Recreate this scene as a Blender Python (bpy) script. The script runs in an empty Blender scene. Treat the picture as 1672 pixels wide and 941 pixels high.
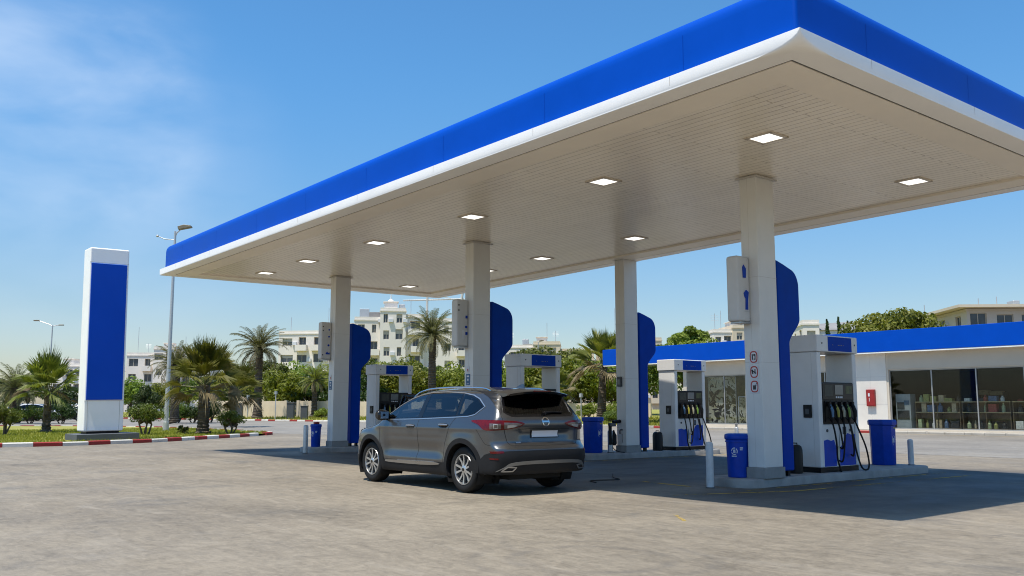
import bpy, bmesh, math, random
import numpy as np
from mathutils import Vector, Matrix
from mathutils.geometry import delaunay_2d_cdt

S = bpy.context.scene
C = S.collection
PI = math.pi
rad = math.radians
RND = random.Random(7)

# ------------------------------------------------------------------ materials
MATS = {}

def nt_new(name):
    m = bpy.data.materials.new(name)
    m.use_nodes = True
    nt = m.node_tree
    b = nt.nodes['Principled BSDF']
    return m, nt, b

def N(nt, typ, **kw):
    n = nt.nodes.new(typ)
    for k, v in kw.items():
        if k in ('operation', 'blend_type', 'data_type', 'noise_dimensions', 'feature', 'vector_type', 'distance', 'offset', 'squash', 'wave_type', 'bands_direction', 'interpolation_type'):
            setattr(n, k, v)
        else:
            n.inputs[k.replace('_', ' ')].default_value = v
    return n

def ramp(nt, fac, stops):
    r = nt.nodes.new('ShaderNodeValToRGB')
    el = r.color_ramp.elements
    while len(el) > 1:
        el.remove(el[0])
    el[0].position = stops[0][0]
    el[0].color = (*stops[0][1], 1) if len(stops[0][1]) == 3 else stops[0][1]
    for p, c in stops[1:]:
        e = el.new(p)
        e.color = (*c, 1) if len(c) == 3 else c
    nt.links.new(fac, r.inputs['Fac'])
    return r.outputs['Color']

def mixc(nt, fac, a, b, blend='MIX'):
    n = nt.nodes.new('ShaderNodeMix')
    n.data_type = 'RGBA'
    n.blend_type = blend
    for sock, v in ((n.inputs[0], fac), (n.inputs[6], a), (n.inputs[7], b)):
        if isinstance(v, bpy.types.NodeSocket):
            nt.links.new(v, sock)
        elif isinstance(v, (int, float)):
            sock.default_value = v
        else:
            sock.default_value = (*v, 1)
    return n.outputs[2]

def mth(nt, op, a, b=None, c=None, clamp=False):
    n = nt.nodes.new('ShaderNodeMath')
    n.operation = op
    n.use_clamp = clamp
    for i, v in enumerate((a, b, c)):
        if v is None:
            continue
        if isinstance(v, bpy.types.NodeSocket):
            nt.links.new(v, n.inputs[i])
        else:
            n.inputs[i].default_value = v
    return n.outputs[0]

def coords(nt, kind='Object', scale=(1, 1, 1), rot=(0, 0, 0), loc=(0, 0, 0)):
    if kind == 'World':
        g = nt.nodes.new('ShaderNodeNewGeometry')
        o = g.outputs['Position']
    else:
        t = nt.nodes.new('ShaderNodeTexCoord')
        o = t.outputs[kind]
    mp = nt.nodes.new('ShaderNodeMapping')
    mp.inputs['Scale'].default_value = scale
    mp.inputs['Rotation'].default_value = rot
    mp.inputs['Location'].default_value = loc
    nt.links.new(o, mp.inputs['Vector'])
    return mp.outputs['Vector']

def noise(nt, vec, scale, detail=4, rough=.55, dist=0):
    n = nt.nodes.new('ShaderNodeTexNoise')
    n.inputs['Scale'].default_value = scale
    n.inputs['Detail'].default_value = detail
    n.inputs['Roughness'].default_value = rough
    n.inputs['Distortion'].default_value = dist
    nt.links.new(vec, n.inputs['Vector'])
    return n.outputs['Fac']

def bump(nt, b, height, strength=.2, dist=.01):
    n = nt.nodes.new('ShaderNodeBump')
    n.inputs['Strength'].default_value = strength
    n.inputs['Distance'].default_value = dist
    nt.links.new(height, n.inputs['Height'])
    nt.links.new(n.outputs['Normal'], b.inputs['Normal'])

def mat(name, col, rough=.5, metal=0., var=.12, scale=6., dirt=0., dirtcol=(.12, .09, .06), bmp=0., coat=0., kind='Object', spec=.5, stretch=(1, 1, 1)):
    if name in MATS:
        return MATS[name]
    m, nt, b = nt_new(name)
    v = coords(nt, kind, stretch)
    f = noise(nt, v, scale, 5)
    lo = tuple(c * (1 - var) for c in col)
    hi = tuple(min(1, c * (1 + var)) for c in col)
    c = ramp(nt, f, [(.3, lo), (.7, hi)])
    if dirt > 0:
        d = noise(nt, coords(nt, kind, (1, 1, .35), loc=(3, 7, 1)), scale * .6, 7, .65)
        k = ramp(nt, d, [(.5, (0, 0, 0)), (.78, (dirt,) * 3)])
        c = mixc(nt, k, c, dirtcol)
    nt.links.new(c, b.inputs['Base Color'])
    b.inputs['Roughness'].default_value = rough
    b.inputs['Metallic'].default_value = metal
    b.inputs['Coat Weight'].default_value = coat
    b.inputs['Specular IOR Level'].default_value = spec
    b.inputs['Coat Roughness'].default_value = .05
    if rough > .15:
        rr = mth(nt, 'MULTIPLY_ADD', f, .16, rough - .08, clamp=True)
        nt.links.new(rr, b.inputs['Roughness'])
    if bmp > 0:
        bump(nt, b, noise(nt, v, scale * 8, 4), bmp, .01)
    MATS[name] = m
    return m

def glass_mat(name, tint, refl=1.0, haze=0.):
    m = bpy.data.materials.new(name)
    m.use_nodes = True
    nt = m.node_tree
    nt.nodes.clear()
    out = nt.nodes.new('ShaderNodeOutputMaterial')
    tr = nt.nodes.new('ShaderNodeBsdfTransparent')
    tr.inputs['Color'].default_value = (*tint, 1)
    gl = nt.nodes.new('ShaderNodeBsdfGlossy')
    gl.inputs['Roughness'].default_value = .02
    gl.inputs['Color'].default_value = (.9, .95, 1, 1)
    fr = nt.nodes.new('ShaderNodeFresnel')
    fr.inputs['IOR'].default_value = 1.5
    k = mth(nt, 'MULTIPLY', fr.outputs[0], refl, clamp=True)
    mx = nt.nodes.new('ShaderNodeMixShader')
    nt.links.new(k, mx.inputs[0])
    nt.links.new(tr.outputs[0], mx.inputs[1])
    nt.links.new(gl.outputs[0], mx.inputs[2])
    nt.links.new(mx.outputs[0], out.inputs[0])
    return m

def leaf_mat(name, a, b_, c_, trans=.35, scale=.9):
    m = bpy.data.materials.new(name)
    m.use_nodes = True
    nt = m.node_tree
    bs = nt.nodes['Principled BSDF']
    out = nt.nodes['Material Output']
    f = noise(nt, coords(nt, 'Object'), scale, 3, .6)
    f2 = noise(nt, coords(nt, 'Object'), scale * 9, 2, .6)
    ff = mth(nt, 'MULTIPLY_ADD', f2, .5, mth(nt, 'MULTIPLY', f, .55))
    col = ramp(nt, ff, [(.33, a), (.52, b_), (.7, c_)])
    oi = nt.nodes.new('ShaderNodeObjectInfo')
    hs = nt.nodes.new('ShaderNodeHueSaturation')
    nt.links.new(mth(nt, 'MULTIPLY_ADD', oi.outputs['Random'], .05, .475), hs.inputs['Hue'])
    nt.links.new(mth(nt, 'MULTIPLY_ADD', oi.outputs['Random'], .4, .8), hs.inputs['Value'])
    nt.links.new(col, hs.inputs['Color'])
    nt.links.new(hs.outputs[0], bs.inputs['Base Color'])
    bs.inputs['Roughness'].default_value = .5
    bs.inputs['Specular IOR Level'].default_value = .35
    tl = nt.nodes.new('ShaderNodeBsdfTranslucent')
    nt.links.new(mixc(nt, 1.0, hs.outputs[0], (1.1, 1.15, .5), 'MULTIPLY'), tl.inputs['Color'])
    mx = nt.nodes.new('ShaderNodeMixShader')
    mx.inputs[0].default_value = trans
    nt.links.new(bs.outputs[0], mx.inputs[1])
    nt.links.new(tl.outputs[0], mx.inputs[2])
    nt.links.new(mx.outputs[0], out.inputs[0])
    MATS[name] = m
    return m

# ------------------------------------------------------------------ mesh builder
class MB:
    def __init__(s):
        s.v = []; s.f = []; s.m = []
    def add(s, vs, fs, mi=0):
        o = len(s.v)
        s.v += [tuple(p) for p in vs]
        s.f += [tuple(i + o for i in f) for f in fs]
        s.m += [mi] * len(fs)
        return s
    def box(s, x0, x1, y0, y1, z0, z1, mi=0):
        vs = [(x, y, z) for x in (x0, x1) for y in (y0, y1) for z in (z0, z1)]
        return s.add(vs, [(0, 1, 3, 2), (4, 6, 7, 5), (0, 4, 5, 1), (2, 3, 7, 6), (0, 2, 6, 4), (1, 5, 7, 3)], mi)
    def prism(s, poly, fn, d0, d1, mi=0):
        """poly 2-D (ccw), fn(a,b,d)->xyz, extruded from d0 to d1"""
        n = len(poly)
        vs = [fn(a, b, d0) for a, b in poly] + [fn(a, b, d1) for a, b in poly]
        fs = [tuple(range(n))[::-1], tuple(range(n, 2 * n))]
        fs += [(i, (i + 1) % n, n + (i + 1) % n, n + i) for i in range(n)]
        return s.add(vs, fs, mi)
    def lathe(s, prof, seg=24, axis='Z', c=(0, 0, 0), mi=0, caps=True):
        vs = []; fs = []
        for r, h in prof:
            for k in range(seg):
                a = 2 * PI * k / seg
                p = (r * math.cos(a), r * math.sin(a), h)
                if axis == 'X': p = (h, p[0], p[1])
                if axis == 'Y': p = (p[1], h, p[0])
                vs.append((p[0] + c[0], p[1] + c[1], p[2] + c[2]))
        for i in range(len(prof) - 1):
            for k in range(seg):
                k2 = (k + 1) % seg
                fs.append((i * seg + k, i * seg + k2, (i + 1) * seg + k2, (i + 1) * seg + k))
        if caps:
            fs.append(tuple(range(seg))[::-1])
            fs.append(tuple(range((len(prof) - 1) * seg, len(prof) * seg)))
        return s.add(vs, fs, mi)
    def tube(s, pts, r, seg=8, mi=0, caps=True):
        pts = [Vector(p) for p in pts]
        rr = r if isinstance(r, (list, tuple)) else [r] * len(pts)
        vs = []; fs = []
        t0 = (pts[1] - pts[0]).normalized()
        u = t0.orthogonal().normalized()
        for i, p in enumerate(pts):
            t = (pts[min(i + 1, len(pts) - 1)] - pts[max(i - 1, 0)]).normalized()
            u = (u - t * u.dot(t))
            u = u.normalized() if u.length > 1e-6 else t.orthogonal().normalized()
            w = t.cross(u)
            for k in range(seg):
                a = 2 * PI * k / seg
                vs.append(p + (u * math.cos(a) + w * math.sin(a)) * rr[i])
        for i in range(len(pts) - 1):
            for k in range(seg):
                k2 = (k + 1) % seg
                fs.append((i * seg + k, i * seg + k2, (i + 1) * seg + k2, (i + 1) * seg + k))
        if caps:
            fs.append(tuple(range(seg))[::-1])
            fs.append(tuple(range((len(pts) - 1) * seg, len(pts) * seg)))
        return s.add(vs, fs, mi)
    def xf(s, M):
        s.v = [tuple(M @ Vector(p)) for p in s.v]
        return s
    def build(s, name, mats, parent=None, bevel=0., smooth=True, angle=35, recalc=True):
        me = bpy.data.meshes.new(name)
        me.from_pydata(s.v, [], s.f)
        if not isinstance(mats, (list, tuple)):
            mats = [mats]
        for m in mats:
            me.materials.append(m)
        if len(mats) > 1:
            me.polygons.foreach_set('material_index', s.m)
        if recalc:
            bm = bmesh.new(); bm.from_mesh(me)
            bmesh.ops.recalc_face_normals(bm, faces=bm.faces)
            bm.to_mesh(me); bm.free()
        if smooth:
            me.polygons.foreach_set('use_smooth', [True] * len(me.polygons))
            me.set_sharp_from_angle(angle=rad(angle))
        me.update()
        o = bpy.data.objects.new(name, me)
        C.objects.link(o)
        if parent:
            o.parent = parent
        if bevel > 0:
            b = o.modifiers.new('Bevel', 'BEVEL')
            b.width = bevel; b.segments = 2; b.limit_method = 'ANGLE'; b.angle_limit = rad(40)
            b.harden_normals = True
        return o

def tag(o, label=None, cat=None, group=None, kind=None):
    if label: o['label'] = label
    if cat: o['category'] = cat
    if group: o['group'] = group
    if kind: o['kind'] = kind
    return o

def thing(name, label, cat, loc=(0, 0, 0), rz=0., group=None):
    o = bpy.data.objects.new(name, None)
    o.empty_display_size = .2
    C.objects.link(o)
    o.location = loc
    o.rotation_euler = (0, 0, rz)
    return tag(o, label, cat, group)

def copy_tree(o, parent=None):
    c = o.copy()
    C.objects.link(c)
    if parent: c.parent = parent
    for ch in list(o.children):
        copy_tree(ch, c)
    return c

def dup(o, loc, rz, label, group=None, scale=None):
    c = copy_tree(o)
    c.location = loc
    c.rotation_euler = (0, 0, rz)
    if scale: c.scale = (scale,) * 3
    c['label'] = label
    if group: c['group'] = group
    return c

# ground frame of the view: metres to the right of and away from the place the photographer stood
YAW = 2.46043748
FW = Vector((math.cos(YAW), math.sin(YAW)))
RT = Vector((math.sin(YAW), -math.cos(YAW)))
def site(lat, dep, z=0.):
    p = FW * dep + RT * lat
    return Vector((p.x, p.y, z))

# ------------------------------------------------------------------ camera, world, sun
cam = bpy.data.cameras.new('camera')
co = bpy.data.objects.new('camera', cam)
C.objects.link(co)
PITCH = .129681418
fwd = Vector((math.cos(YAW) * math.cos(PITCH), math.sin(YAW) * math.cos(PITCH), math.sin(PITCH)))
co.location = (0, 0, 1.4)
co.rotation_euler = fwd.to_track_quat('-Z', 'Y').to_euler()
cam.sensor_width = 36
cam.lens = 1494.085 / 1672 * 36
cam.clip_end = 6000
cam.clip_start = .05
S.camera = co

to_sun = Vector((.035, -.36, 1.0)).normalized()
sun = bpy.data.lights.new('sun', 'SUN')
sun.energy = 4.6
sun.angle = rad(.53)
sun.color = (1, .925, .81)
so = bpy.data.objects.new('sun', sun)
so.rotation_euler = to_sun.to_track_quat('Z', 'Y').to_euler()
C.objects.link(so)

w = bpy.data.worlds.new('World')
S.world = w
w.use_nodes = True
nt = w.node_tree
bg = nt.nodes['Background']
sky = nt.nodes.new('ShaderNodeTexSky')
sky.sky_type = 'NISHITA'
sky.sun_disc = False
sky.sun_elevation = math.asin(to_sun.z)
sky.sun_rotation = math.atan2(to_sun.x, to_sun.y)
sky.altitude = 0
sky.air_density = 1.0
sky.dust_density = .7
sky.ozone_density = 1.6
# thin cirrus, anchored to sky directions
tc = nt.nodes.new('ShaderNodeTexCoord')
dirv = tc.outputs['Generated']
mp = nt.nodes.new('ShaderNodeMapping')
mp.inputs['Rotation'].default_value = (.35, .25, .4)
mp.inputs['Scale'].default_value = (2.2, 2.2, 5.5)
nt.links.new(dirv, mp.inputs['Vector'])
cn = noise(nt, mp.outputs[0], 1.7, 7, .48, .5)
cn2 = noise(nt, mp.outputs[0], 5.0, 4, .5, .3)
def dirmask(d, c0, c1):
    n = nt.nodes.new('ShaderNodeVectorMath'); n.operation = 'DOT_PRODUCT'
    nt.links.new(dirv, n.inputs[0])
    n.inputs[1].default_value = Vector(d).normalized()
    mr = nt.nodes.new('ShaderNodeMapRange'); mr.interpolation_type = 'SMOOTHSTEP'
    nt.links.new(n.outputs['Value'], mr.inputs[0])
    mr.inputs[1].default_value = c0; mr.inputs[2].default_value = c1
    return mr.outputs[0]
def pixdir(x, y):
    f = fwd; r = Vector((RT.x, RT.y, 0)); u = r.cross(f)
    return f * 1494 + r * (x - 836) + u * (470 - y)
m1 = dirmask(pixdir(60, 130), .984, .9995)
m2 = dirmask(pixdir(190, 225), .9935, .9998)
m3 = dirmask(pixdir(150, 310), .975, .9995)
msk = mth(nt, 'ADD', mth(nt, 'MULTIPLY', m1, 1.0), mth(nt, 'ADD', mth(nt, 'MULTIPLY', m2, .55), mth(nt, 'MULTIPLY', m3, .45)), clamp=True)
cl = mth(nt, 'MULTIPLY_ADD', cn2, .35, cn)
mr = nt.nodes.new('ShaderNodeMapRange'); mr.interpolation_type = 'SMOOTHSTEP'
nt.links.new(cl, mr.inputs[0])
mr.inputs[1].default_value = .35; mr.inputs[2].default_value = 1.05
cf = mth(nt, 'MULTIPLY', mth(nt, 'MULTIPLY', mr.outputs[0], msk), .5, clamp=True)
hs = nt.nodes.new('ShaderNodeHueSaturation')
hs.inputs['Saturation'].default_value = 1.12
nt.links.new(sky.outputs[0], hs.inputs['Color'])
sz = nt.nodes.new('ShaderNodeSeparateXYZ'); nt.links.new(dirv, sz.inputs[0])
el = nt.nodes.new('ShaderNodeMapRange'); el.interpolation_type = 'SMOOTHSTEP'
nt.links.new(sz.outputs[2], el.inputs[0]); el.inputs[1].default_value = .0; el.inputs[2].default_value = .38
grade = mixc(nt, el.outputs[0], (1.0, .97, .98), (.80, 1.30, 1.50))
skyc = mixc(nt, 1.0, hs.outputs[0], grade, 'MULTIPLY')
skc = mixc(nt, cf, skyc, (6.6, 7.6, 8.9))
nt.links.new(skc, bg.inputs['Color'])
bg.inputs['Strength'].default_value = .092

S.view_settings.view_transform = 'Standard'
S.view_settings.look = 'None'
S.view_settings.exposure = .45
S.view_settings.gamma = 1
S.render.engine = 'CYCLES'
S.cycles.use_denoising = True
S.cycles.filter_width = 1.05
S.cycles.max_bounces = 10
S.cycles.diffuse_bounces = 8
S.cycles.transparent_max_bounces = 16
S.cycles.caustics_reflective = False
S.cycles.caustics_refractive = False
S.cycles.sample_clamp_indirect = 8

# ------------------------------------------------------------------ common materials
FRAME = mat('panel frame', (.5, .48, .45), .4, var=.05)
CREAM = mat('cream border sheet', (.91, .84, .73), .4, var=.03, scale=1.3, dirt=.08, dirtcol=(.5, .42, .32))
BLUE = mat('blue cladding', (.0004, .062, .43), .4, var=.05, scale=1.2, dirt=.04, dirtcol=(.005, .06, .28), spec=.08)
BLUED = mat('blue enamel', (.0003, .045, .36), .42, var=.08, scale=3, dirt=.1, dirtcol=(.005, .02, .1), spec=.06)
BLUEP = mat('blue plastic', (.0008, .045, .38), .38, var=.1, scale=9, dirt=.18, dirtcol=(.01, .02, .08), bmp=.05, spec=.25)
WHITE = mat('white cladding', (.92, .91, .89), .4, var=.03, scale=1.3, dirt=.05, dirtcol=(.45, .4, .33))
COLW = mat('white column sheet', (.68, .68, .66), .36, var=.04, scale=2.2, dirt=.16, dirtcol=(.36, .31, .25), bmp=.02)
PUMPW = mat('white pump sheet', (.70, .70, .69), .34, var=.04, scale=3, dirt=.16, dirtcol=(.34, .29, .23))
GREYM = mat('brushed grey metal', (.42, .43, .43), .35, .7, var=.08, scale=8)
GALV = mat('galvanised steel', (.50, .51, .52), .42, .55, var=.1, scale=12, dirt=.1)
BLACK = mat('black plastic', (.008, .008, .009), .42, var=.2, scale=12, spec=.25)
RUBBER = mat('black rubber', (.013, .013, .013), .7, var=.25, scale=14, bmp=.1, spec=.25)
DARKG = mat('dark grey enamel', (.06, .065, .07), .45, var=.1, scale=5, dirt=.2, dirtcol=(.15, .13, .1))
RED = mat('red enamel', (.27, .014, .012), .38, var=.12, scale=6, dirt=.15)
YELLOW = mat('yellow plastic', (.36, .32, .04), .45, var=.2)
GREEN = mat('green plastic', (.16, .28, .04), .45, var=.2)
LBLUE = mat('pale blue plastic', (.08, .16, .26), .45, var=.2)
LCD = mat('grey display', (.16, .175, .18), .18, var=.1, scale=4)
PLATEW = mat('white plate', (.62, .63, .66), .3, var=.03)
CONC = mat('island concrete', (.30, .29, .275), .8, var=.16, scale=3.2, dirt=.45, dirtcol=(.10, .09, .08), bmp=.25)
PAVE = mat('paving concrete', (.42, .39, .34), .82, var=.12, scale=1.6, dirt=.25, dirtcol=(.2, .17, .13), bmp=.2, kind='World')
STUCCO = mat('cream stucco', (.56, .50, .41), .85, var=.06, scale=1.1, dirt=.18, dirtcol=(.32, .26, .2), bmp=.15)
PANELW = mat('off white wall panel', (.66, .63, .57), .6, var=.04, scale=1.4, dirt=.16, dirtcol=(.38, .32, .25))
WALLB = mat('beige rendered wall', (.60, .50, .37), .85, var=.09, scale=.9, dirt=.3, dirtcol=(.34, .27, .2), bmp=.2)
BARK = mat('palm bark', (.085, .066, .045), .9, var=.45, scale=5, bmp=.6)
WOOD = mat('tree bark', (.10, .078, .055), .9, var=.35, scale=4, bmp=.5, stretch=(1, 1, .3))
CHROME = mat('bright trim', (.75, .75, .75), .16, 1.0, var=.02)
LEAF = leaf_mat('broad leaves', (.04, .062, .008), (.095, .135, .018), (.19, .225, .036))
LEAFB = leaf_mat('bright leaves', (.07, .10, .010), (.16, .205, .022), (.29, .31, .05))
LEAFD = leaf_mat('dark leaves', (.016, .03, .008), (.035, .06, .013), (.07, .10, .022))
FROND = leaf_mat('fan fronds', (.09, .115, .018), (.18, .205, .038), (.31, .30, .095), .4)
FRONDG = leaf_mat('date fronds', (.065, .072, .028), (.13, .132, .055), (.24, .225, .105), .35)
DRY = leaf_mat('dry fronds', (.13, .11, .05), (.24, .20, .10), (.36, .31, .17), .25)
GRASSM = leaf_mat('grass blades', (.14, .16, .018), (.24, .25, .03), (.35, .32, .07), .35, .6)

# ------------------------------------------------------------------ ground
def ground_material(name, lo, hi, stain=1., marks=True):
    m, nt, b = nt_new(name)
    wv = coords(nt, 'World')
    wst = coords(nt, 'World', (.32, 1.5, 1), (0, 0, .62))
    big = noise(nt, wv, .22, 6, .62, .5)
    st = noise(nt, wst, 1.2, 10, .70, .8)
    st2 = noise(nt, coords(nt, 'World', (1.6, 5.0, 1), (0, 0, .55), (4, 2, 0)), 1.6, 9, .72, 1.6)
    iso = noise(nt, wv, 5.0, 9, .78, .8)
    fine = noise(nt, wv, 26, 5, .75)
    peb = noise(nt, wv, 120, 2, .7)
    a = mth(nt, 'MULTIPLY', big, .30)
    a = mth(nt, 'MULTIPLY_ADD', st, .20, a)
    a = mth(nt, 'MULTIPLY_ADD', st2, .26, a)
    a = mth(nt, 'MULTIPLY_ADD', iso, .36, a)
    a = mth(nt, 'MULTIPLY_ADD', fine, .16, a)
    a = mth(nt, 'MULTIPLY_ADD', peb, .06, a)
    mid = tuple((x + y) / 2 for x, y in zip(lo, hi))
    c = ramp(nt, a, [(.56, lo), (.66, mid), (.76, hi)])
    # oil and dirt stains
    sp = noise(nt, wv, .75, 6, .68, .5)
    k = ramp(nt, sp, [(.56, (0, 0, 0)), (.74, (.40 * stain,) * 3)])
    c = mixc(nt, k, c, (.085, .078, .07))
    sp2 = noise(nt, wv, 3.1, 5, .62)
    k2 = ramp(nt, sp2, [(.68, (0, 0, 0)), (.76, (.42 * stain,) * 3)])
    c = mixc(nt, k2, c, (.07, .064, .058))
    lt = noise(nt, coords(nt, 'World', (.5, 1.9, 1), (0, 0, .7), (9, 3, 0)), .8, 7, .65, 1.)
    k3 = ramp(nt, lt, [(.57, (0, 0, 0)), (.74, (.35, .35, .35))])
    c = mixc(nt, k3, c, (.40, .36, .30))
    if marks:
        # canopy shade deepened in the ground colour along the lanes, mottled like grime
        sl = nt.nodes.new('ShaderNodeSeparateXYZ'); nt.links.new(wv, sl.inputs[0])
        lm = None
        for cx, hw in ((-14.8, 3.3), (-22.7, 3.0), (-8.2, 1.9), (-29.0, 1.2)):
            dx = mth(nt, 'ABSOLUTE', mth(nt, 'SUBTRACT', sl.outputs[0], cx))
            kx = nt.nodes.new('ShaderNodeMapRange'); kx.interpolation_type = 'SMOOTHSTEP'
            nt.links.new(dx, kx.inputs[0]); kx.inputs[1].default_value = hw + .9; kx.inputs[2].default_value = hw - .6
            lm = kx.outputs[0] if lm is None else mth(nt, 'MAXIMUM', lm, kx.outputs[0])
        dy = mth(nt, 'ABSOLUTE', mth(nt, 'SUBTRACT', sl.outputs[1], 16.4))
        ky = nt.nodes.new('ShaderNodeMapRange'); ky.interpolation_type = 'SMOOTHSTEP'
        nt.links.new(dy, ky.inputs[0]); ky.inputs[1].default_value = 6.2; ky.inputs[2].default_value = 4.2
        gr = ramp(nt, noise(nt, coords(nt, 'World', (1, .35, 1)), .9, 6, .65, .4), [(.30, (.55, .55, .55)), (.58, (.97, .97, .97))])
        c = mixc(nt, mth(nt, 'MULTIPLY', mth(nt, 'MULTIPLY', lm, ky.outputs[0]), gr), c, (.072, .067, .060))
    # hairline cracks
    vo = nt.nodes.new('ShaderNodeTexVoronoi'); vo.feature = 'DISTANCE_TO_EDGE'
    vo.inputs['Scale'].default_value = .22
    wv2 = nt.nodes.new('ShaderNodeVectorMath'); wv2.operation = 'MULTIPLY_ADD'
    nz = nt.nodes.new('ShaderNodeTexNoise'); nz.inputs['Scale'].default_value = 1.1; nz.inputs['Detail'].default_value = 6
    nt.links.new(wv, nz.inputs['Vector'])
    nt.links.new(nz.outputs['Color'], wv2.inputs[0]); wv2.inputs[1].default_value = (1.6, 1.6, 0)
    nt.links.new(wv, wv2.inputs[2])
    nt.links.new(wv2.outputs[0], vo.inputs['Vector'])
    ck = ramp(nt, vo.outputs['Distance'], [(.0, (.5,) * 3), (.004, (0, 0, 0))])
    ckm = ramp(nt, noise(nt, wv, .3, 3), [(.48, (0, 0, 0)), (.6, (1, 1, 1))])
    c = mixc(nt, mixc(nt, 1., ck, ckm, 'MULTIPLY'), c, (.10, .09, .08))
    if marks:
        # worn black tyre scrubs left where cars swing round to leave
        sx = nt.nodes.new('ShaderNodeSeparateXYZ'); nt.links.new(wv, sx.inputs[0])
        wob = mth(nt, 'MULTIPLY', noise(nt, wv, .8, 4), .35)
        for (cx, cy, r, wd, s) in ((-6.35, 6.1, .75, .13, .55), (-6.35, 6.1, 1.12, .10, .35), (-3.2, 13.0, 8.2, .11, .25), (-3.2, 13.0, 6.7, .11, .2)):
            dx = mth(nt, 'SUBTRACT', sx.outputs[0], cx); dy = mth(nt, 'SUBTRACT', sx.outputs[1], cy)
            d = mth(nt, 'SQRT', mth(nt, 'ADD', mth(nt, 'MULTIPLY', dx, dx), mth(nt, 'MULTIPLY', dy, dy)))
            d = mth(nt, 'ADD', d, wob)
            d = mth(nt, 'ABSOLUTE', mth(nt, 'SUBTRACT', d, r + .17))
            kk = nt.nodes.new('ShaderNodeMapRange'); kk.interpolation_type = 'SMOOTHSTEP'
            nt.links.new(d, kk.inputs[0])
            kk.inputs[1].default_value = wd; kk.inputs[2].default_value = 0
            kk.inputs[3].default_value = 0; kk.inputs[4].default_value = s
            f = mth(nt, 'MULTIPLY', kk.outputs[0], ramp(nt, noise(nt, wv, 2.3, 5, .6), [(.35, (0, 0, 0)), (.65, (1, 1, 1))]))
            c = mixc(nt, f, c, (.10, .092, .083))
    nt.links.new(c, b.inputs['Base Color'])
    rr = mth(nt, 'MULTIPLY_ADD', sp, -.62, .95, clamp=True)
    nt.links.new(rr, b.inputs['Roughness'])
    b.inputs['Specular IOR Level'].default_value = .4
    h = mth(nt, 'MULTIPLY_ADD', fine, .7, mth(nt, 'MULTIPLY_ADD', st2, .9, mth(nt, 'MULTIPLY', peb, .5)))
    bump(nt, b, h, .5, .02)
    return m

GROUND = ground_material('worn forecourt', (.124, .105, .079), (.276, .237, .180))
ROADM = ground_material('pale asphalt road', (.145, .132, .113), (.265, .245, .212), .6, False)

def sheet(name, poly, z, m, kind='structure'):
    mb = MB()
    mb.add([(x, y, z) for x, y in poly], [tuple(range(len(poly)))])
    o = mb.build(name, m, smooth=False, recalc=False)
    if o.data.polygons[0].normal.z < 0:
        o.data.flip_normals()
    return tag(o, kind=kind)

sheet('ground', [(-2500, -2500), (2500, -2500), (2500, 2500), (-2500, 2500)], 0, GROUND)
sheet('road', [(-160, -40), (-76.5, -40), (-75, 15.5), (-62, 21.8), (-45, 21.6), (-30, 27), (40, 27), (40, 46.2), (-48, 46.2), (-72, 44.8), (-90, 39.2), (-120, 33), (-160, 24)], .004, ROADM)

def smooth_line(pts, closed=False, n=10):
    out = []
    P = [Vector(p) for p in pts]
    m = len(P)
    for i in range(m if closed else m - 1):
        p0 = P[(i - 1) % m] if closed or i > 0 else P[0]
        p1 = P[i]; p2 = P[(i + 1) % m]
        p3 = P[(i + 2) % m] if closed or i + 2 < m else P[-1]
        for k in range(n):
            t = k / n
            out.append(.5 * ((2 * p1) + (p2 - p0) * t + (2 * p0 - 5 * p1 + 4 * p2 - p3) * t * t + (3 * p1 - p0 - 3 * p2 + p3) * t ** 3))
    if not closed: out.append(P[-1])
    return out

def resample(pts, step):
    out = [pts[0]]; acc = 0
    for a, b in zip(pts[:-1], pts[1:]):
        d = (b - a).length
        while acc + d >= step:
            t = (step - acc) / d
            a = a.lerp(b, t); d = (b - a).length; acc = 0
            out.append(a)
        acc += d
    return out

def mat_paint(name, col, under):
    m, nt, b = nt_new(name)
    v = coords(nt, 'World')
    f = noise(nt, v, 2.2, 8, .7)
    k = ramp(nt, f, [(.57, (0, 0, 0)), (.66, (.9, .9, .9))])
    f2 = noise(nt, v, 1.0, 5)
    c0 = ramp(nt, f2, [(.3, tuple(x * .75 for x in col)), (.7, col)])
    nt.links.new(mixc(nt, k, c0, under), b.inputs['Base Color'])
    b.inputs['Roughness'].default_value = .7
    bump(nt, b, noise(nt, v, 14, 4), .3, .01)
    return m
KRED = mat_paint('red kerb paint', (.33, .028, .022), (.26, .2, .16))
KWHT = mat_paint('white kerb paint', (.74, .71, .65), (.36, .32, .27))
KGREY = mat_paint('bare kerb stone', (.42, .39, .34), (.25, .22, .18))

def kerb(name, pts, step, mats, zb=0., width=.24, height=.15, pattern=None, rnd=None):
    """kerb stones along a line, painted in turn"""
    P = resample(pts, step)
    mb = MB()
    for i in range(len(P) - 1):
        a, b = P[i], P[i + 1]
        t = (b - a).normalized(); n = Vector((-t.y, t.x))
        j = rnd.uniform(-.012, .012) if rnd else 0
        prof = [(0, -.1), (0, height - .03 + j), (.03, height + j), (width, height + j), (width, -.1)]
        g = t * .006
        vs = []
        for q in (a + g, b - g):
            for o, z in prof:
                vs.append((q.x + n.x * o, q.y + n.y * o, zb + z))
        m = len(prof)
        fs = [(k, k + 1, m + k + 1, m + k) for k in range(m - 1)] + [tuple(range(m)), tuple(range(m, 2 * m))[::-1]]
        mi = pattern(i) if pattern else i % len(mats)
        mb.add(vs, fs, mi)
    return tag(mb.build(name, mats, angle=25), kind='structure')

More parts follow.
